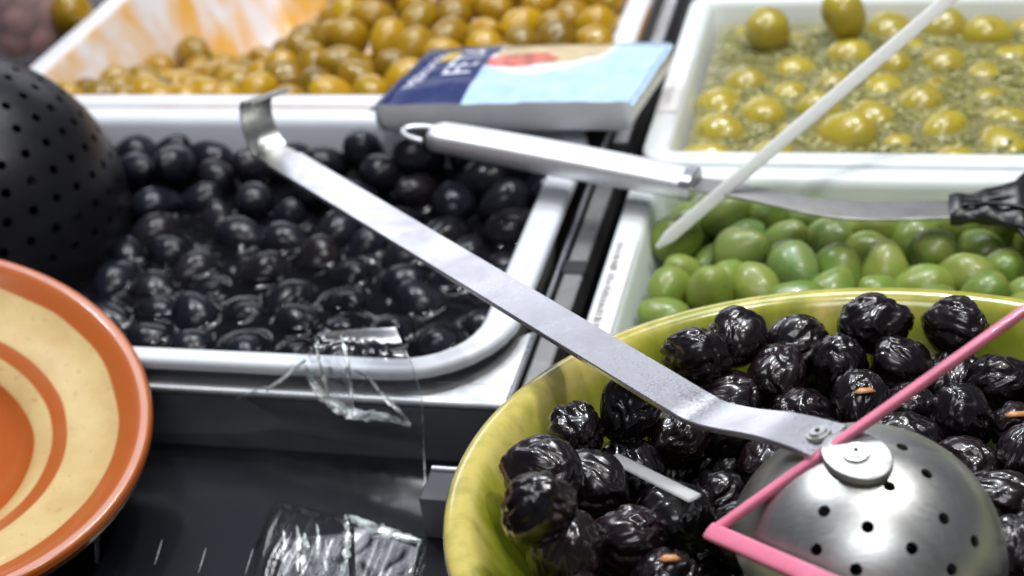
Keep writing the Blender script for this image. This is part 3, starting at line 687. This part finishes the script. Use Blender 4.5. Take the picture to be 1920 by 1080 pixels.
for P_ in (R1, R2):
    nn = (P_ - DC).normalized(); q = P_ + nn * 0.0016
    rv = disc_on(q, nn, 0.0040, 0.0007, M['steel_dome'], 'rivet')
    for nm_, q_, r_, h_, m_ in (('washer', q + nn * 0.0004, 0.0031, 0.0006, 'steel_rail'), ('rivet_head', q + nn * 0.0008, 0.0026, 0.0006, 'steel_dome'), ('rivet_hole', q + nn * 0.0012, 0.0008, 0.0006, 'dark_gap')):
        o = disc_on(q_, nn, r_, h_, M[m_], nm_); o.parent = rv; o.matrix_parent_inverse = Matrix.Identity(4)

# ------------------------------------------------------------------ second skimmer: bright tube handle, flat stem, black nylon head
sk = empty('nylon_skimmer', at(1298, 345, 0.0)); tag(sk, 'steel-handled skimmer with black nylon head lying across the trays', 'skimmer')
H0, H1 = at(812, 254, 0.024), at(1297, 345, 0.016)
hd = (H1 - H0).normalized(); hs = Vector((0, 0, 1)).cross(hd).normalized()
n = 40; P = np.array([tuple(H0.lerp(H1, i / (n - 1))) for i in range(n)])
def hsec(i):
    t = i / (n - 1); k = 1.0
    if i == 0: k = 0.82
    if i == n - 1: k = 0.93
    return round_section((0.0098 + 0.0010 * math.sin(t * math.pi)) * k, (0.0062 + 0.001 * math.sin(t * math.pi)) * k, 28, 3.2)
me = sweep(P, [tuple(hs)] * n, hsec); autosmooth(me, 35); put(link('handle', me, M['steel_bright'], smooth=False), sk)
me = sweep(np.array([tuple(H1 - hd * 0.004), tuple(H1 + hd * 0.0015), tuple(H1 + hd * 0.0022)]), [tuple(hs)] * 3, lambda i: round_section(0.0098 - 0.0006 * (i == 2), 0.0070 - 0.0006 * (i == 2), 28, 3.2)); autosmooth(me, 35)
put(link('end_cap', me, M['steel'], smooth=False), sk)
lp = []
for i in range(25):
    a = math.radians(78 + i * 204 / 24); lp.append(H0 - hd * 0.0035 + hd * math.cos(a) * 0.0150 * (1 if math.cos(a) < 0 else 0.3) + hs * math.sin(a) * 0.0078)
put(tube('hanging_loop', lp, 0.0016, M['steel_bright'], None, 12), sk)
stem = smooth_path([tuple(p) for p in (H1 - hd * 0.002, at(1400, 362, 0.015), at(1510, 385, 0.013), at(1600, 396, 0.011), at(1700, 396, 0.009), at(1800, 393, 0.008))], 50)
me = sweep(stem, [tuple(hs + Vector((0, 0, 0.02)))] * 50, lambda i: strip(0.0062 + 0.0016 * min(1, i / 30), 0.0009)); autosmooth(me, 30)
put(link('stem', me, M['steel_rail'], smooth=False), sk)
# nylon head: socket, flared neck with ribs and a slotted disc dipping into the olives
nk = smooth_path([tuple(p) for p in (at(1780, 393, 0.008), at(1830, 390, 0.009), at(1880, 386, 0.010), at(1940, 392, 0.008), at(2000, 405, 0.004))], 24)
me = sweep(nk, [tuple(hs + Vector((0, 0, 0.25)))] * 24, lambda i: round_section(0.0092 + 0.016 * max(0, (i - 5) / 18) ** 1.3, 0.0040 + 0.0010 * math.sin(i), 24, 3)); autosmooth(me, 40)
put(link('neck', me, M['black_nylon'], smooth=False), sk)
for s_ in (-0.45, 0.1, 0.6):
    pts = [Vector(nk[i]) + hs * s_ * (0.008 + 0.016 * max(0, (i - 5) / 18) ** 1.3) + Vector((0, 0, 0.0042)) for i in range(3, 24, 3)]
    put(tube('rib', [tuple(p) for p in pts], 0.0011, M['black_nylon'], None, 10, 24), sk)
cc = at(2090, 420, -0.002)
v, f = lathe([(0.001, -0.006), (0.03, -0.005), (0.045, 0.0), (0.050, 0.004), (0.0505, 0.0055), (0.049, 0.006), (0.044, 0.0025), (0.03, -0.002), (0.001, -0.003)], 72)
me = fix_normals(mesh('disc', v, f)); dsk = link('slotted_disc', me, M['black_nylon']); dsk.location = cc; dsk.rotation_euler = (0.1, 0.1, 0)
put(dsk, sk)

# ------------------------------------------------------------------ black perforated strainer
SRC = along(-62, 408, (at(-62, 408, -0.008) - Vector(CAM_C)).length); SR = 0.0925
SAX = Vector((-0.16, 0.10, 0.98)).normalized(); SQ = Vector((0, 0, 1)).rotation_difference(SAX)
st = link('perforated_strainer', dome_mesh(SR, 0.0022, math.radians(90), 120, 48, 1.03, 0.055), M['black_plastic']); st.rotation_mode = 'QUATERNION'; st.location = SRC; st.rotation_quaternion = SQ
places = []
for row, th in enumerate(np.radians(np.arange(30, 106, 8.6))):
    cnt = max(6, int(round(2 * math.pi * math.sin(th) / math.radians(9.6))))
    for i in range(cnt):
        ph = 2 * math.pi * (i + 0.5 * (row % 2)) / cnt
        d = SQ @ Vector((math.sin(th) * math.cos(ph), math.sin(th) * math.sin(ph), math.cos(th) * 1.03))
        tc = (Vector(CAM_C) - SRC).normalized()
        if d.dot(tc) > -0.25: places.append((SRC + d * SR, d))
boolean_cut(st, cyl_cutter(places, lambda j: 0.0027, 0.016)); autosmooth(st.data, 40)
tag(st, 'black plastic strainer dome dotted with small holes beside the striped bowl', 'strainer')

# ------------------------------------------------------------------ terracotta bowl
TC = Vector((-0.2365, -0.1532, 0.0253)); TN = Vector((0.343, -0.072, 1)).normalized(); TR = 0.1087
tb = empty('striped_bowl', TC); tb.rotation_mode = 'QUATERNION'; tb.rotation_quaternion = Vector((0, 0, 1)).rotation_difference(TN)
tag(tb, 'orange terracotta bowl painted with cream rings, tilted at lower left', 'bowl')
pin = smooth_path([(TR, 0.0), (TR - 0.0012, 0.0026), (TR - 0.0035, 0.0032), (TR - 0.008, 0.0018), (0.088, -0.007), (0.070, -0.014), (0.060, -0.020), (0.050, -0.030), (0.030, -0.039), (0.0004, -0.041)], 60)
v, f = lathe([tuple(p) for p in pin], 128); link('inner_face', fix_normals(mesh('inner_face', v, f)), M['terracotta'], tb)
pout = smooth_path([(TR + 0.0002, -0.0002), (TR - 0.0004, -0.004), (TR - 0.004, -0.008), (0.088, -0.020), (0.066, -0.036), (0.050, -0.047), (0.046, -0.062), (0.040, -0.062), (0.0004, -0.050)], 50)
v, f = lathe([tuple(p) for p in pout], 128); link('outer_wall', fix_normals(mesh('outer_wall', v, f)), M['terracotta_out'], tb)

# ------------------------------------------------------------------ feta packet
pk = empty('cheese_packet', at(950, 190, 0.0)); tag(pk, 'dark and light blue foil cheese packet lettered FETA on the tray corner', 'packet')
ZP = 0.030
c00, c10, c01, c11 = at(688, 189, ZP), at(1186, 186, ZP), at(792, 84, ZP), at(1263, 74, ZP)   # front-left, front-right, back-left, back-right
def pk_pt(s, t, lift=0.0):
    p = c00.lerp(c10, s).lerp(c01.lerp(c11, s), t)
    e = max(0.0, math.sin(math.pi * min(max(s, 0), 1))) ** 0.5 * max(0.0, math.sin(math.pi * min(max(t, 0), 1))) ** 0.5
    wv = 0.0012 * math.sin(s * 9 + 1) * (1 - t) - 0.004 * (1 - s) ** 4 * 1.0 + 0.0011 * mn.noise((s * 9, t * 6, 1)) + 0.0006 * mn.noise((s * 24, t * 10, 4))
    return Vector((p.x, p.y, p.z + 0.0055 * e - 0.0035 + wv + lift))
nx, ny = 60, 28; v, f = [], []
for j in range(ny):
    for i in range(nx): v.append(pk_pt(i / (nx - 1), j / (ny - 1)))
for j in range(ny - 1):
    for i in range(nx - 1): f.append((j * nx + i, j * nx + i + 1, (j + 1) * nx + i + 1, (j + 1) * nx + i))
me = mesh('printed_face', v, f)
uv = me.uv_layers.new(name='UVMap')
for lp_ in me.loops:
    k = lp_.vertex_index; uv.data[lp_.index].uv = ((k % nx) / (nx - 1), (k // nx) / (ny - 1))
b = NB('packet_print'); tcn = b.n('ShaderNodeTexCoord'); sx = b.n('ShaderNodeSeparateXYZ'); b.l(tcn.outputs['UV'], sx.inputs[0]); U, V = sx.outputs[0], sx.outputs[1]
c = b.coord('UV', (6, 3, 1)); nz = b.noise(c, 2.5, 4)
base = b.mix(nz, (0.30, 0.52, 0.86), (0.62, 0.78, 0.92))
def ell(cx, cy, rx, ry):
    a = b.math('DIVIDE', b.math('SUBTRACT', U, cx), rx); q = b.math('DIVIDE', b.math('SUBTRACT', V, cy), ry)
    return b.math('ADD', b.math('MULTIPLY', a, a), b.math('MULTIPLY', q, q))
plate = ell(0.55, 0.86, 0.245, 0.46)
base = b.mix(b.math('LESS_THAN', plate, 1.0), base, (0.74, 0.78, 0.84))
food = b.math('ADD', ell(0.56, 0.88, 0.225, 0.34), b.math('MULTIPLY', b.math('SUBTRACT', nz, 0.5), 0.5))
base = b.mix(b.math('LESS_THAN', food, 1.0), base, b.ramp(nz, [(0.35, (0.50, 0.40, 0.22)), (0.6, (0.62, 0.48, 0.28)), (0.8, (0.40, 0.45, 0.16))]))
meat = b.math('ADD', ell(0.47, 0.66, 0.15, 0.13), b.math('MULTIPLY', b.math('SUBTRACT', nz, 0.5), 0.9))
base = b.mix(b.math('LESS_THAN', meat, 1.0), base, b.ramp(nz, [(0.35, (0.30, 0.06, 0.03)), (0.55, (0.66, 0.16, 0.12)), (0.75, (0.70, 0.30, 0.24))]))
dark = b.math('LESS_THAN', b.math('ADD', U, b.math('MULTIPLY', V, 0.03)), 0.355)
base = b.mix(dark, base, b.mix(nz, (0.007, 0.016, 0.085), (0.016, 0.035, 0.16)))
b.set(Base_Color=base, Roughness=0.36, Specular_IOR_Level=0.3, Normal=b.bump(b.noise(c, 5, 4), 0.25, 0.0012)); M['packet_print'] = b.m
simple('packet_back', (0.88, 0.88, 0.90), 0.30, 0.08, 60, 0.5, 70)
put(link('printed_face', me, M['packet_print']), pk)
# bulging body below the printed face
v, f = [], []
lo0, lo1 = at(762, 214, 0.010), at(1168, 236, 0.008)
body = []
per = [(s, 0.0) for s in np.linspace(0.03, 0.985, 30)] + [(0.985, t) for t in np.linspace(0.08, 1, 12)] + [(s, 1.0) for s in np.linspace(0.96, 0.03, 30)] + [(0.03, t) for t in np.linspace(0.92, 0.08, 12)]
m = len(per)
for lev, (ins, dz) in enumerate(((0.0, -0.0003), (-0.006, -0.005), (-0.006, -0.011), (0.008, -0.0175), (0.10, -0.0225))):
    for s, t in per:
        s2 = s + (0.5 - s) * ins * 2.0 * (1.0 if abs(s - 0.5) > 0.3 else 0.6); t2 = t + (0.5 - t) * ins * 2.4
        q = pk_pt(s2, t2); q.z = pk_pt(s, t).z * 0.4 + ZP * 0.6 + dz + 0.001 * mn.noise((s * 12, t * 12, lev)); v.append(q)
for lev in range(4):
    for i in range(m):
        k = (i + 1) % m; f.append((lev * m + i, lev * m + k, (lev + 1) * m + k, (lev + 1) * m + i))
f.append(tuple(4 * m + i for i in range(m)))
put(link('pouch_body', fix_normals(mesh('pouch_body', v, f)), M['packet_back']), pk)
def print_text(txt, s0, t0, size_s, size_t, mat, name):
    """lettering reads away from the viewer: text x runs along +t, text up along -s"""
    cu = bpy.data.curves.new('t', 'FONT'); cu.body = txt; cu.size = 1.0
    to = bpy.data.objects.new('t', cu); col.objects.link(to); bpy.context.view_layer.update()
    me = bpy.data.meshes.new_from_object(to.evaluated_get(bpy.context.evaluated_depsgraph_get())); bpy.data.objects.remove(to)
    bm = bmesh.new(); bm.from_mesh(me); bmesh.ops.triangulate(bm, faces=bm.faces); bm.to_mesh(me); bm.free()
    xs = [q.co.x for q in me.vertices]; x0, x1 = min(xs), max(xs); ys = [q.co.y for q in me.vertices]; y0, y1 = min(ys), max(ys)
    for q in me.vertices:
        tt = t0 + (q.co.x - x0) / (x1 - x0) * size_t; ss = s0 - (q.co.y - y0) / (y1 - y0) * size_s; q.co = pk_pt(ss, tt, 0.0006)
    me.name = name; return put(link(name, me, mat, smooth=False), pk)
print_text('Mikonos', 0.130, 0.27, 0.058, 0.66, M['white_ink'], 'brand_lettering')
print_text('FETA', 0.302, 0.46, 0.112, 0.53, M['white_ink'], 'name_lettering')
yv = [pk_pt(s, t, 0.0005) for s, t in ((0.122, 0.70), (0.186, 0.70), (0.186, 0.92), (0.122, 0.92))]
put(link('yellow_patch', mesh('yellow_patch', yv, [(0, 1, 2, 3)]), M['yellow_ink'], smooth=False), pk)

# ------------------------------------------------------------------ tray edge labels
def label_strip(pts, lab, nb, ink_t, parent_name='paper_label'):
    a, b1, w0 = pts; u = (b1 - a); s = (w0 - a)
    e = empty(parent_name, a); tag(e, lab, 'label', 'paper labels on the tray rims')
    def q(i, j, z): return a + u * i + s * j + Vector((0, 0, z))
    put(link('paper', mesh('paper', [q(0, 0, .0008), q(1, 0, .0008), q(1, 1, .0008), q(0, 1, .0008), q(0, 0, .0004), q(1, 0, .0004), q(1, 1, .0004), q(0, 1, .0004)], [(0, 1, 2, 3), (7, 6, 5, 4), (0, 4, 5, 1), (1, 5, 6, 2), (2, 6, 7, 3), (3, 7, 4, 0)]), M['paper'], smooth=False), e)
    v, f = [], []; r = random.Random(nb)
    for k in range(nb):
        i0 = 0.06 + 0.88 * k / nb; 
        if r.random() < 0.15: continue
        l = 0.88 / nb * r.uniform(0.25, 0.6); j0, j1 = ink_t[0] + r.uniform(0, .05), ink_t[1] - r.uniform(0, .12)
        b0 = len(v); v += [q(i0, j0, .0011), q(i0 + l, j0, .0011), q(i0 + l, j1, .0011), q(i0, j1, .0011)]; f.append((b0, b0 + 1, b0 + 2, b0 + 3))
    put(link('print', mesh('print', v, f), M['ink'], smooth=False), e)
a = Vector((0.0428, 0.048, 0.0)); label_strip((a, Vector((0.0428, -0.050, 0)), Vector((0.0545, 0.048, 0))), 'white paper label with a line of print on the green olive tray rim', 30, (0.15, 0.5))
a = Vector((0.0430, 0.268, 0.0)); label_strip((a, Vector((0.0430, 0.190, 0)), Vector((0.0540, 0.268, 0))), 'white paper label on the rim of the herb olive tray', 22, (0.35, 0.55))

# olives that neither this view nor one a step aside could show are left out of the heaps
bpy.context.view_layer.update(); dg = bpy.context.evaluated_depsgraph_get()
eyes = [Vector(CAM_C), Vector(CAM_C) + Vector((0.25, 0.05, 0)), Vector(CAM_C) + Vector((-0.25, 0.05, 0)), Vector(CAM_C) + Vector((0, 0.05, 0.2))]
dirs = [Vector((math.cos(i * 2.4) * math.sqrt(1 - (1 - i / 9.5) ** 2), math.sin(i * 2.4) * math.sqrt(1 - (1 - i / 9.5) ** 2), 1 - i / 9.5)) for i in range(20)]
gone = []
for grp in (ob, oy, og, ow):
    for o in grp:
        r_ = max(o.dimensions) * 0.46; seen = False
        for eye in eyes:
            for d in dirs:
                q = o.location + d * r_ ; dv = q - eye; L = dv.length; h = sc.ray_cast(dg, eye, dv / L, distance=L + 0.03)
                if h[0] and h[4] == o: seen = True; break
            if seen: break
        if not seen and (o.location - DC).length > 0.03: gone.append(o)
for o in gone: bpy.data.objects.remove(o)

# ------------------------------------------------------------------ pale and pink plastic strips
def bar(name, pts, hw, ht, mat, lab, side=(0, 0, 1)):
    me = sweep(np.array([tuple(p) for p in pts]), [side] * len(pts), lambda i: strip(hw * (0.3 if i == 0 else 1), ht * (0.4 if i == 0 else 1), ht * 0.12)); autosmooth(me, 30)
    return tag(link(name, me, mat, smooth=False), lab, 'plastic strip')
A0, A1 = at(1238, 458, -0.004), at(1600, 150, 0.060)
bar('plastic_strip', [A0 + (A1 - A0) * k for k in (-0.02, 0.05, 0.5, 1.0, 1.9)], 0.0034, 0.0014, M['pale_plastic'], 'pale greenish-white plastic strip slanting up across the right-hand trays', tuple((A1 - A0).cross(A0 - Vector(CAM_C))))
P0, P1, P2 = at(1335, 998, 0.070), at(1920, 583, 0.125), at(1530, 1084, 0.082)
d1, d2 = (P1 - P0).normalized(), (P2 - P0).normalized(); pn = d1.cross(d2).normalized()
vs = []
pk2 = empty('pink_strip', P0); tag(pk2, 'bright pink plastic strip bent into a sharp V over the green bowl', 'plastic strip')
for nm, d_, L_, hw_ in (('long_arm', d1, 0.22, 0.0016), ('short_arm', d2, 0.12, 0.0030)):
    me = sweep(np.array([tuple(P0 - d_ * 0.001), tuple(P0 + d_ * L_)]), [tuple(pn.cross(d_))] * 2, lambda i: round_section(hw_, 0.0015, 20, 3.4)); autosmooth(me, 50)
    put(link(nm, me, M['pink_plastic'], smooth=False), pk2)

# ------------------------------------------------------------------ clear plastic film
rows = [((612, 620), (741, 613), 0.012), ((590, 640), (757, 650), 0.016), ((562, 668), (776, 690), 0.012), ((535, 700), (790, 735), 0.0), ((470, 735), (794, 790), -0.012),
        ((380, 775), (797, 860), -0.034), ((290, 812), (801, 950), -0.0420), ((220, 870), (800, 1030), -0.0435), ((180, 960), (800, 1100), -0.0435), ((180, 1060), (800, 1200), -0.0435)]
Lp = smooth_path([tuple(at(*r_[0], r_[2])) for r_ in rows], 110); Rp = smooth_path([tuple(at(*r_[1], r_[2])) for r_ in rows], 110)
v, f = [], []; NX = 120
for j in range(110):
    for i in range(NX):
        s = i / (NX - 1); p = Vector(Lp[j]).lerp(Vector(Rp[j]), s); t = j / 109
        amp = 0.0012
        # vertical pleats where the film is pulled over the tray lip; crumple at the near end
        up = math.exp(-((t - 0.30) / 0.14) ** 2) * math.exp(-((s - 0.45) / 0.30) ** 2); lo = max(0, min(1, (t - 0.76) / 0.03)) * max(0, min(1, (s - 0.50) / 0.04))
        pleat = abs(mn.noise((s * 6 + 0.6 * mn.noise((t * 6, s * 3, 2)), t * 2.0, 4))) - 0.2
        cr = abs(mn.noise((p.x * 170 + 0.5 * mn.noise((p.x * 60, p.y * 40, 1)), p.y * 12, 9))) * (1.0 if s < 0.78 else 0.25) - 0.2
        edge = 0.0022 * (math.exp(-s / 0.02)) 
        h = amp * 0.7 * mn.noise((s * 3, t * 4, 1)) + 0.010 * up * pleat + 0.016 * lo * (cr + 0.22) + edge
        v.append((p.x + 0.004 * up * mn.noise((s * 10, t * 10, 7)), p.y + 0.003 * up * mn.noise((s * 10, t * 10, 17)), max(p.z + h, -0.0463 if p.y < -0.0765 else -0.06)))
for j in range(109):
    for i in range(NX - 1): f.append((j * NX + i, j * NX + i + 1, (j + 1) * NX + i + 1, (j + 1) * NX + i))
fl = link('plastic_film', mesh('plastic_film', v, f), M['clear_film']); tag(fl, 'crinkled clear plastic film hanging over the front of the black olive tray', 'plastic film')

from mathutils.bvhtree import BVHTree
fbv = BVHTree.FromPolygons([tuple(q) for q in v], f)
def crease(pix, r0):  # pale strip laid on the film as a painted highlight along a crease
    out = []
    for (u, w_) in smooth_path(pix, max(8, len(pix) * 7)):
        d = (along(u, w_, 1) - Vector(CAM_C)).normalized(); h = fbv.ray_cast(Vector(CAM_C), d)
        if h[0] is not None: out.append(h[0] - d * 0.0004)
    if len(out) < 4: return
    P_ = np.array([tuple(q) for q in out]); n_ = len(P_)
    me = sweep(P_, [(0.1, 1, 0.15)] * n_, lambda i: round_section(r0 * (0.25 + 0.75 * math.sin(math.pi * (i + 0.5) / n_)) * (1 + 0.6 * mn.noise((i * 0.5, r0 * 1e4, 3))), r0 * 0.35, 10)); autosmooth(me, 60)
    link('crease', me, M['film_highlight'], fl, smooth=False)
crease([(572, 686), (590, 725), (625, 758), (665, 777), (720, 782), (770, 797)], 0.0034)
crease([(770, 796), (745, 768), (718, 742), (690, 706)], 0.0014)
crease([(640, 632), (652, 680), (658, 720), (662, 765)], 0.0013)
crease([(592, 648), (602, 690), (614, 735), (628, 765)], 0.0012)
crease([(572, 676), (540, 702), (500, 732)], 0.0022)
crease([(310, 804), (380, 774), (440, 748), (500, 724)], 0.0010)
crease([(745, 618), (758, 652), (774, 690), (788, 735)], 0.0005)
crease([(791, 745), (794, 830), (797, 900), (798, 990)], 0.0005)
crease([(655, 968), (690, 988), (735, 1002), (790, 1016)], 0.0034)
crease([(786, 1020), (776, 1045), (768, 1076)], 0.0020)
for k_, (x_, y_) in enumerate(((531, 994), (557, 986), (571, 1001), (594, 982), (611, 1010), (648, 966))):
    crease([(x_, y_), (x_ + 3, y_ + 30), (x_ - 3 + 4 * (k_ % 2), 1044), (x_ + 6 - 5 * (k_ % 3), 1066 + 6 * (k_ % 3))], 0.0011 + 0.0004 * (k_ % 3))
for x_, y_ in ((304, 1012), (386, 1028), (474, 1030)):  # faint scratch lines in the same pale material
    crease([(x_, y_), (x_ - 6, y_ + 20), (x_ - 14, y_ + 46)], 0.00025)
def sheen_patch(quad, nu, nv):  # sheet just above the film carrying the painted sheen
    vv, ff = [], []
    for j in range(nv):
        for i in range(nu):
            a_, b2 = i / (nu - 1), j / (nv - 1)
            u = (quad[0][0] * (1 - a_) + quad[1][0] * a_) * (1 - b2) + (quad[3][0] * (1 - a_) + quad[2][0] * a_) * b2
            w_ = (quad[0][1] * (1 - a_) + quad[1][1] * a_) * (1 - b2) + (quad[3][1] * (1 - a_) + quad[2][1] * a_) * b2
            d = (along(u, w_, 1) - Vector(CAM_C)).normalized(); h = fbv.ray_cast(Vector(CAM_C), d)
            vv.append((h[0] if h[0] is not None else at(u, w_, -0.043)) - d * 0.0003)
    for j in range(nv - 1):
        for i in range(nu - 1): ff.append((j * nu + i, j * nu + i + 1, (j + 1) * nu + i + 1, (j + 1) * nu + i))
    link('fold_sheen', mesh('fold_sheen', vv, ff), M['film_sheen'], fl)
sheen_patch([(664, 988), (786, 1028), (768, 1110), (668, 1110)], 30, 24)
sheen_patch([(530, 1010), (650, 1000), (656, 1110), (532, 1110)], 40, 24)
sheen_patch([(575, 660), (655, 660), (664, 778), (600, 735)], 24, 24)

# ------------------------------------------------------------------ things at the far upper left
cp = empty('plastic_cup', (0, 0, 0)); cb = at(28, 112, -0.02); cp.location = (cb.x - 0.006, cb.y + 0.050, cb.z - 0.012)
tag(cp, 'blurred clear plastic cup of pinkish-brown olives at the upper left corner', 'cup')
v, f = lathe([(0.001, 0), (0.036, 0), (0.040, 0.004), (0.045, 0.055), (0.047, 0.085), (0.049, 0.087), (0.046, 0.086), (0.0435, 0.055), (0.038, 0.006), (0.001, 0.003)], 64)
link('cup_wall', fix_normals(mesh('cup_wall', v, f)), M['cup_plastic'], cp)
mixm = olive_set('mixed', 0.0135, 0.0112, 3, M['olive_mixed'], taper=0.1, sub=3); r = random.Random(3)
for k in range(4):
    for i in range(7):
        a = i * 6.283 / 7 + k * 0.4; o = link('olive', mixm[(i + k) % 3], None, cp); rr_ = 0.026 if i else 0.0; o.location = (rr_ * math.cos(a), rr_ * math.sin(a), 0.016 + k * 0.019); o.rotation_euler = (r.uniform(0, 6), r.uniform(-.5, .5), r.uniform(0, 6))
lo_ = bpy.data.objects.new('loose_olive', yel[0]); col.objects.link(lo_); lo_.location = along(134, 28, 1.17); lo_.scale = (1.25,) * 3; lo_.rotation_euler = (0, 1.2, 0.4)
tag(lo_, 'single yellow-brown olive beside the clear cup, upper left', 'olive')
bt = tray('back_tray', -0.85, -0.412, 0.335, 0.62, -0.035, 0.06, 0.010, 0.02, 0.01, M['dark_steel']); tag(bt, 'dark tray at the far upper left behind the clear cup', 'tray')
gt = box('pale_tub', -0.50, -0.430, 0.43, 0.60, -0.030, 0.005, M['tray_white'], None, 0.004); tag(gt, 'pale blurred tub edge at the very top left of the photo', 'tub')
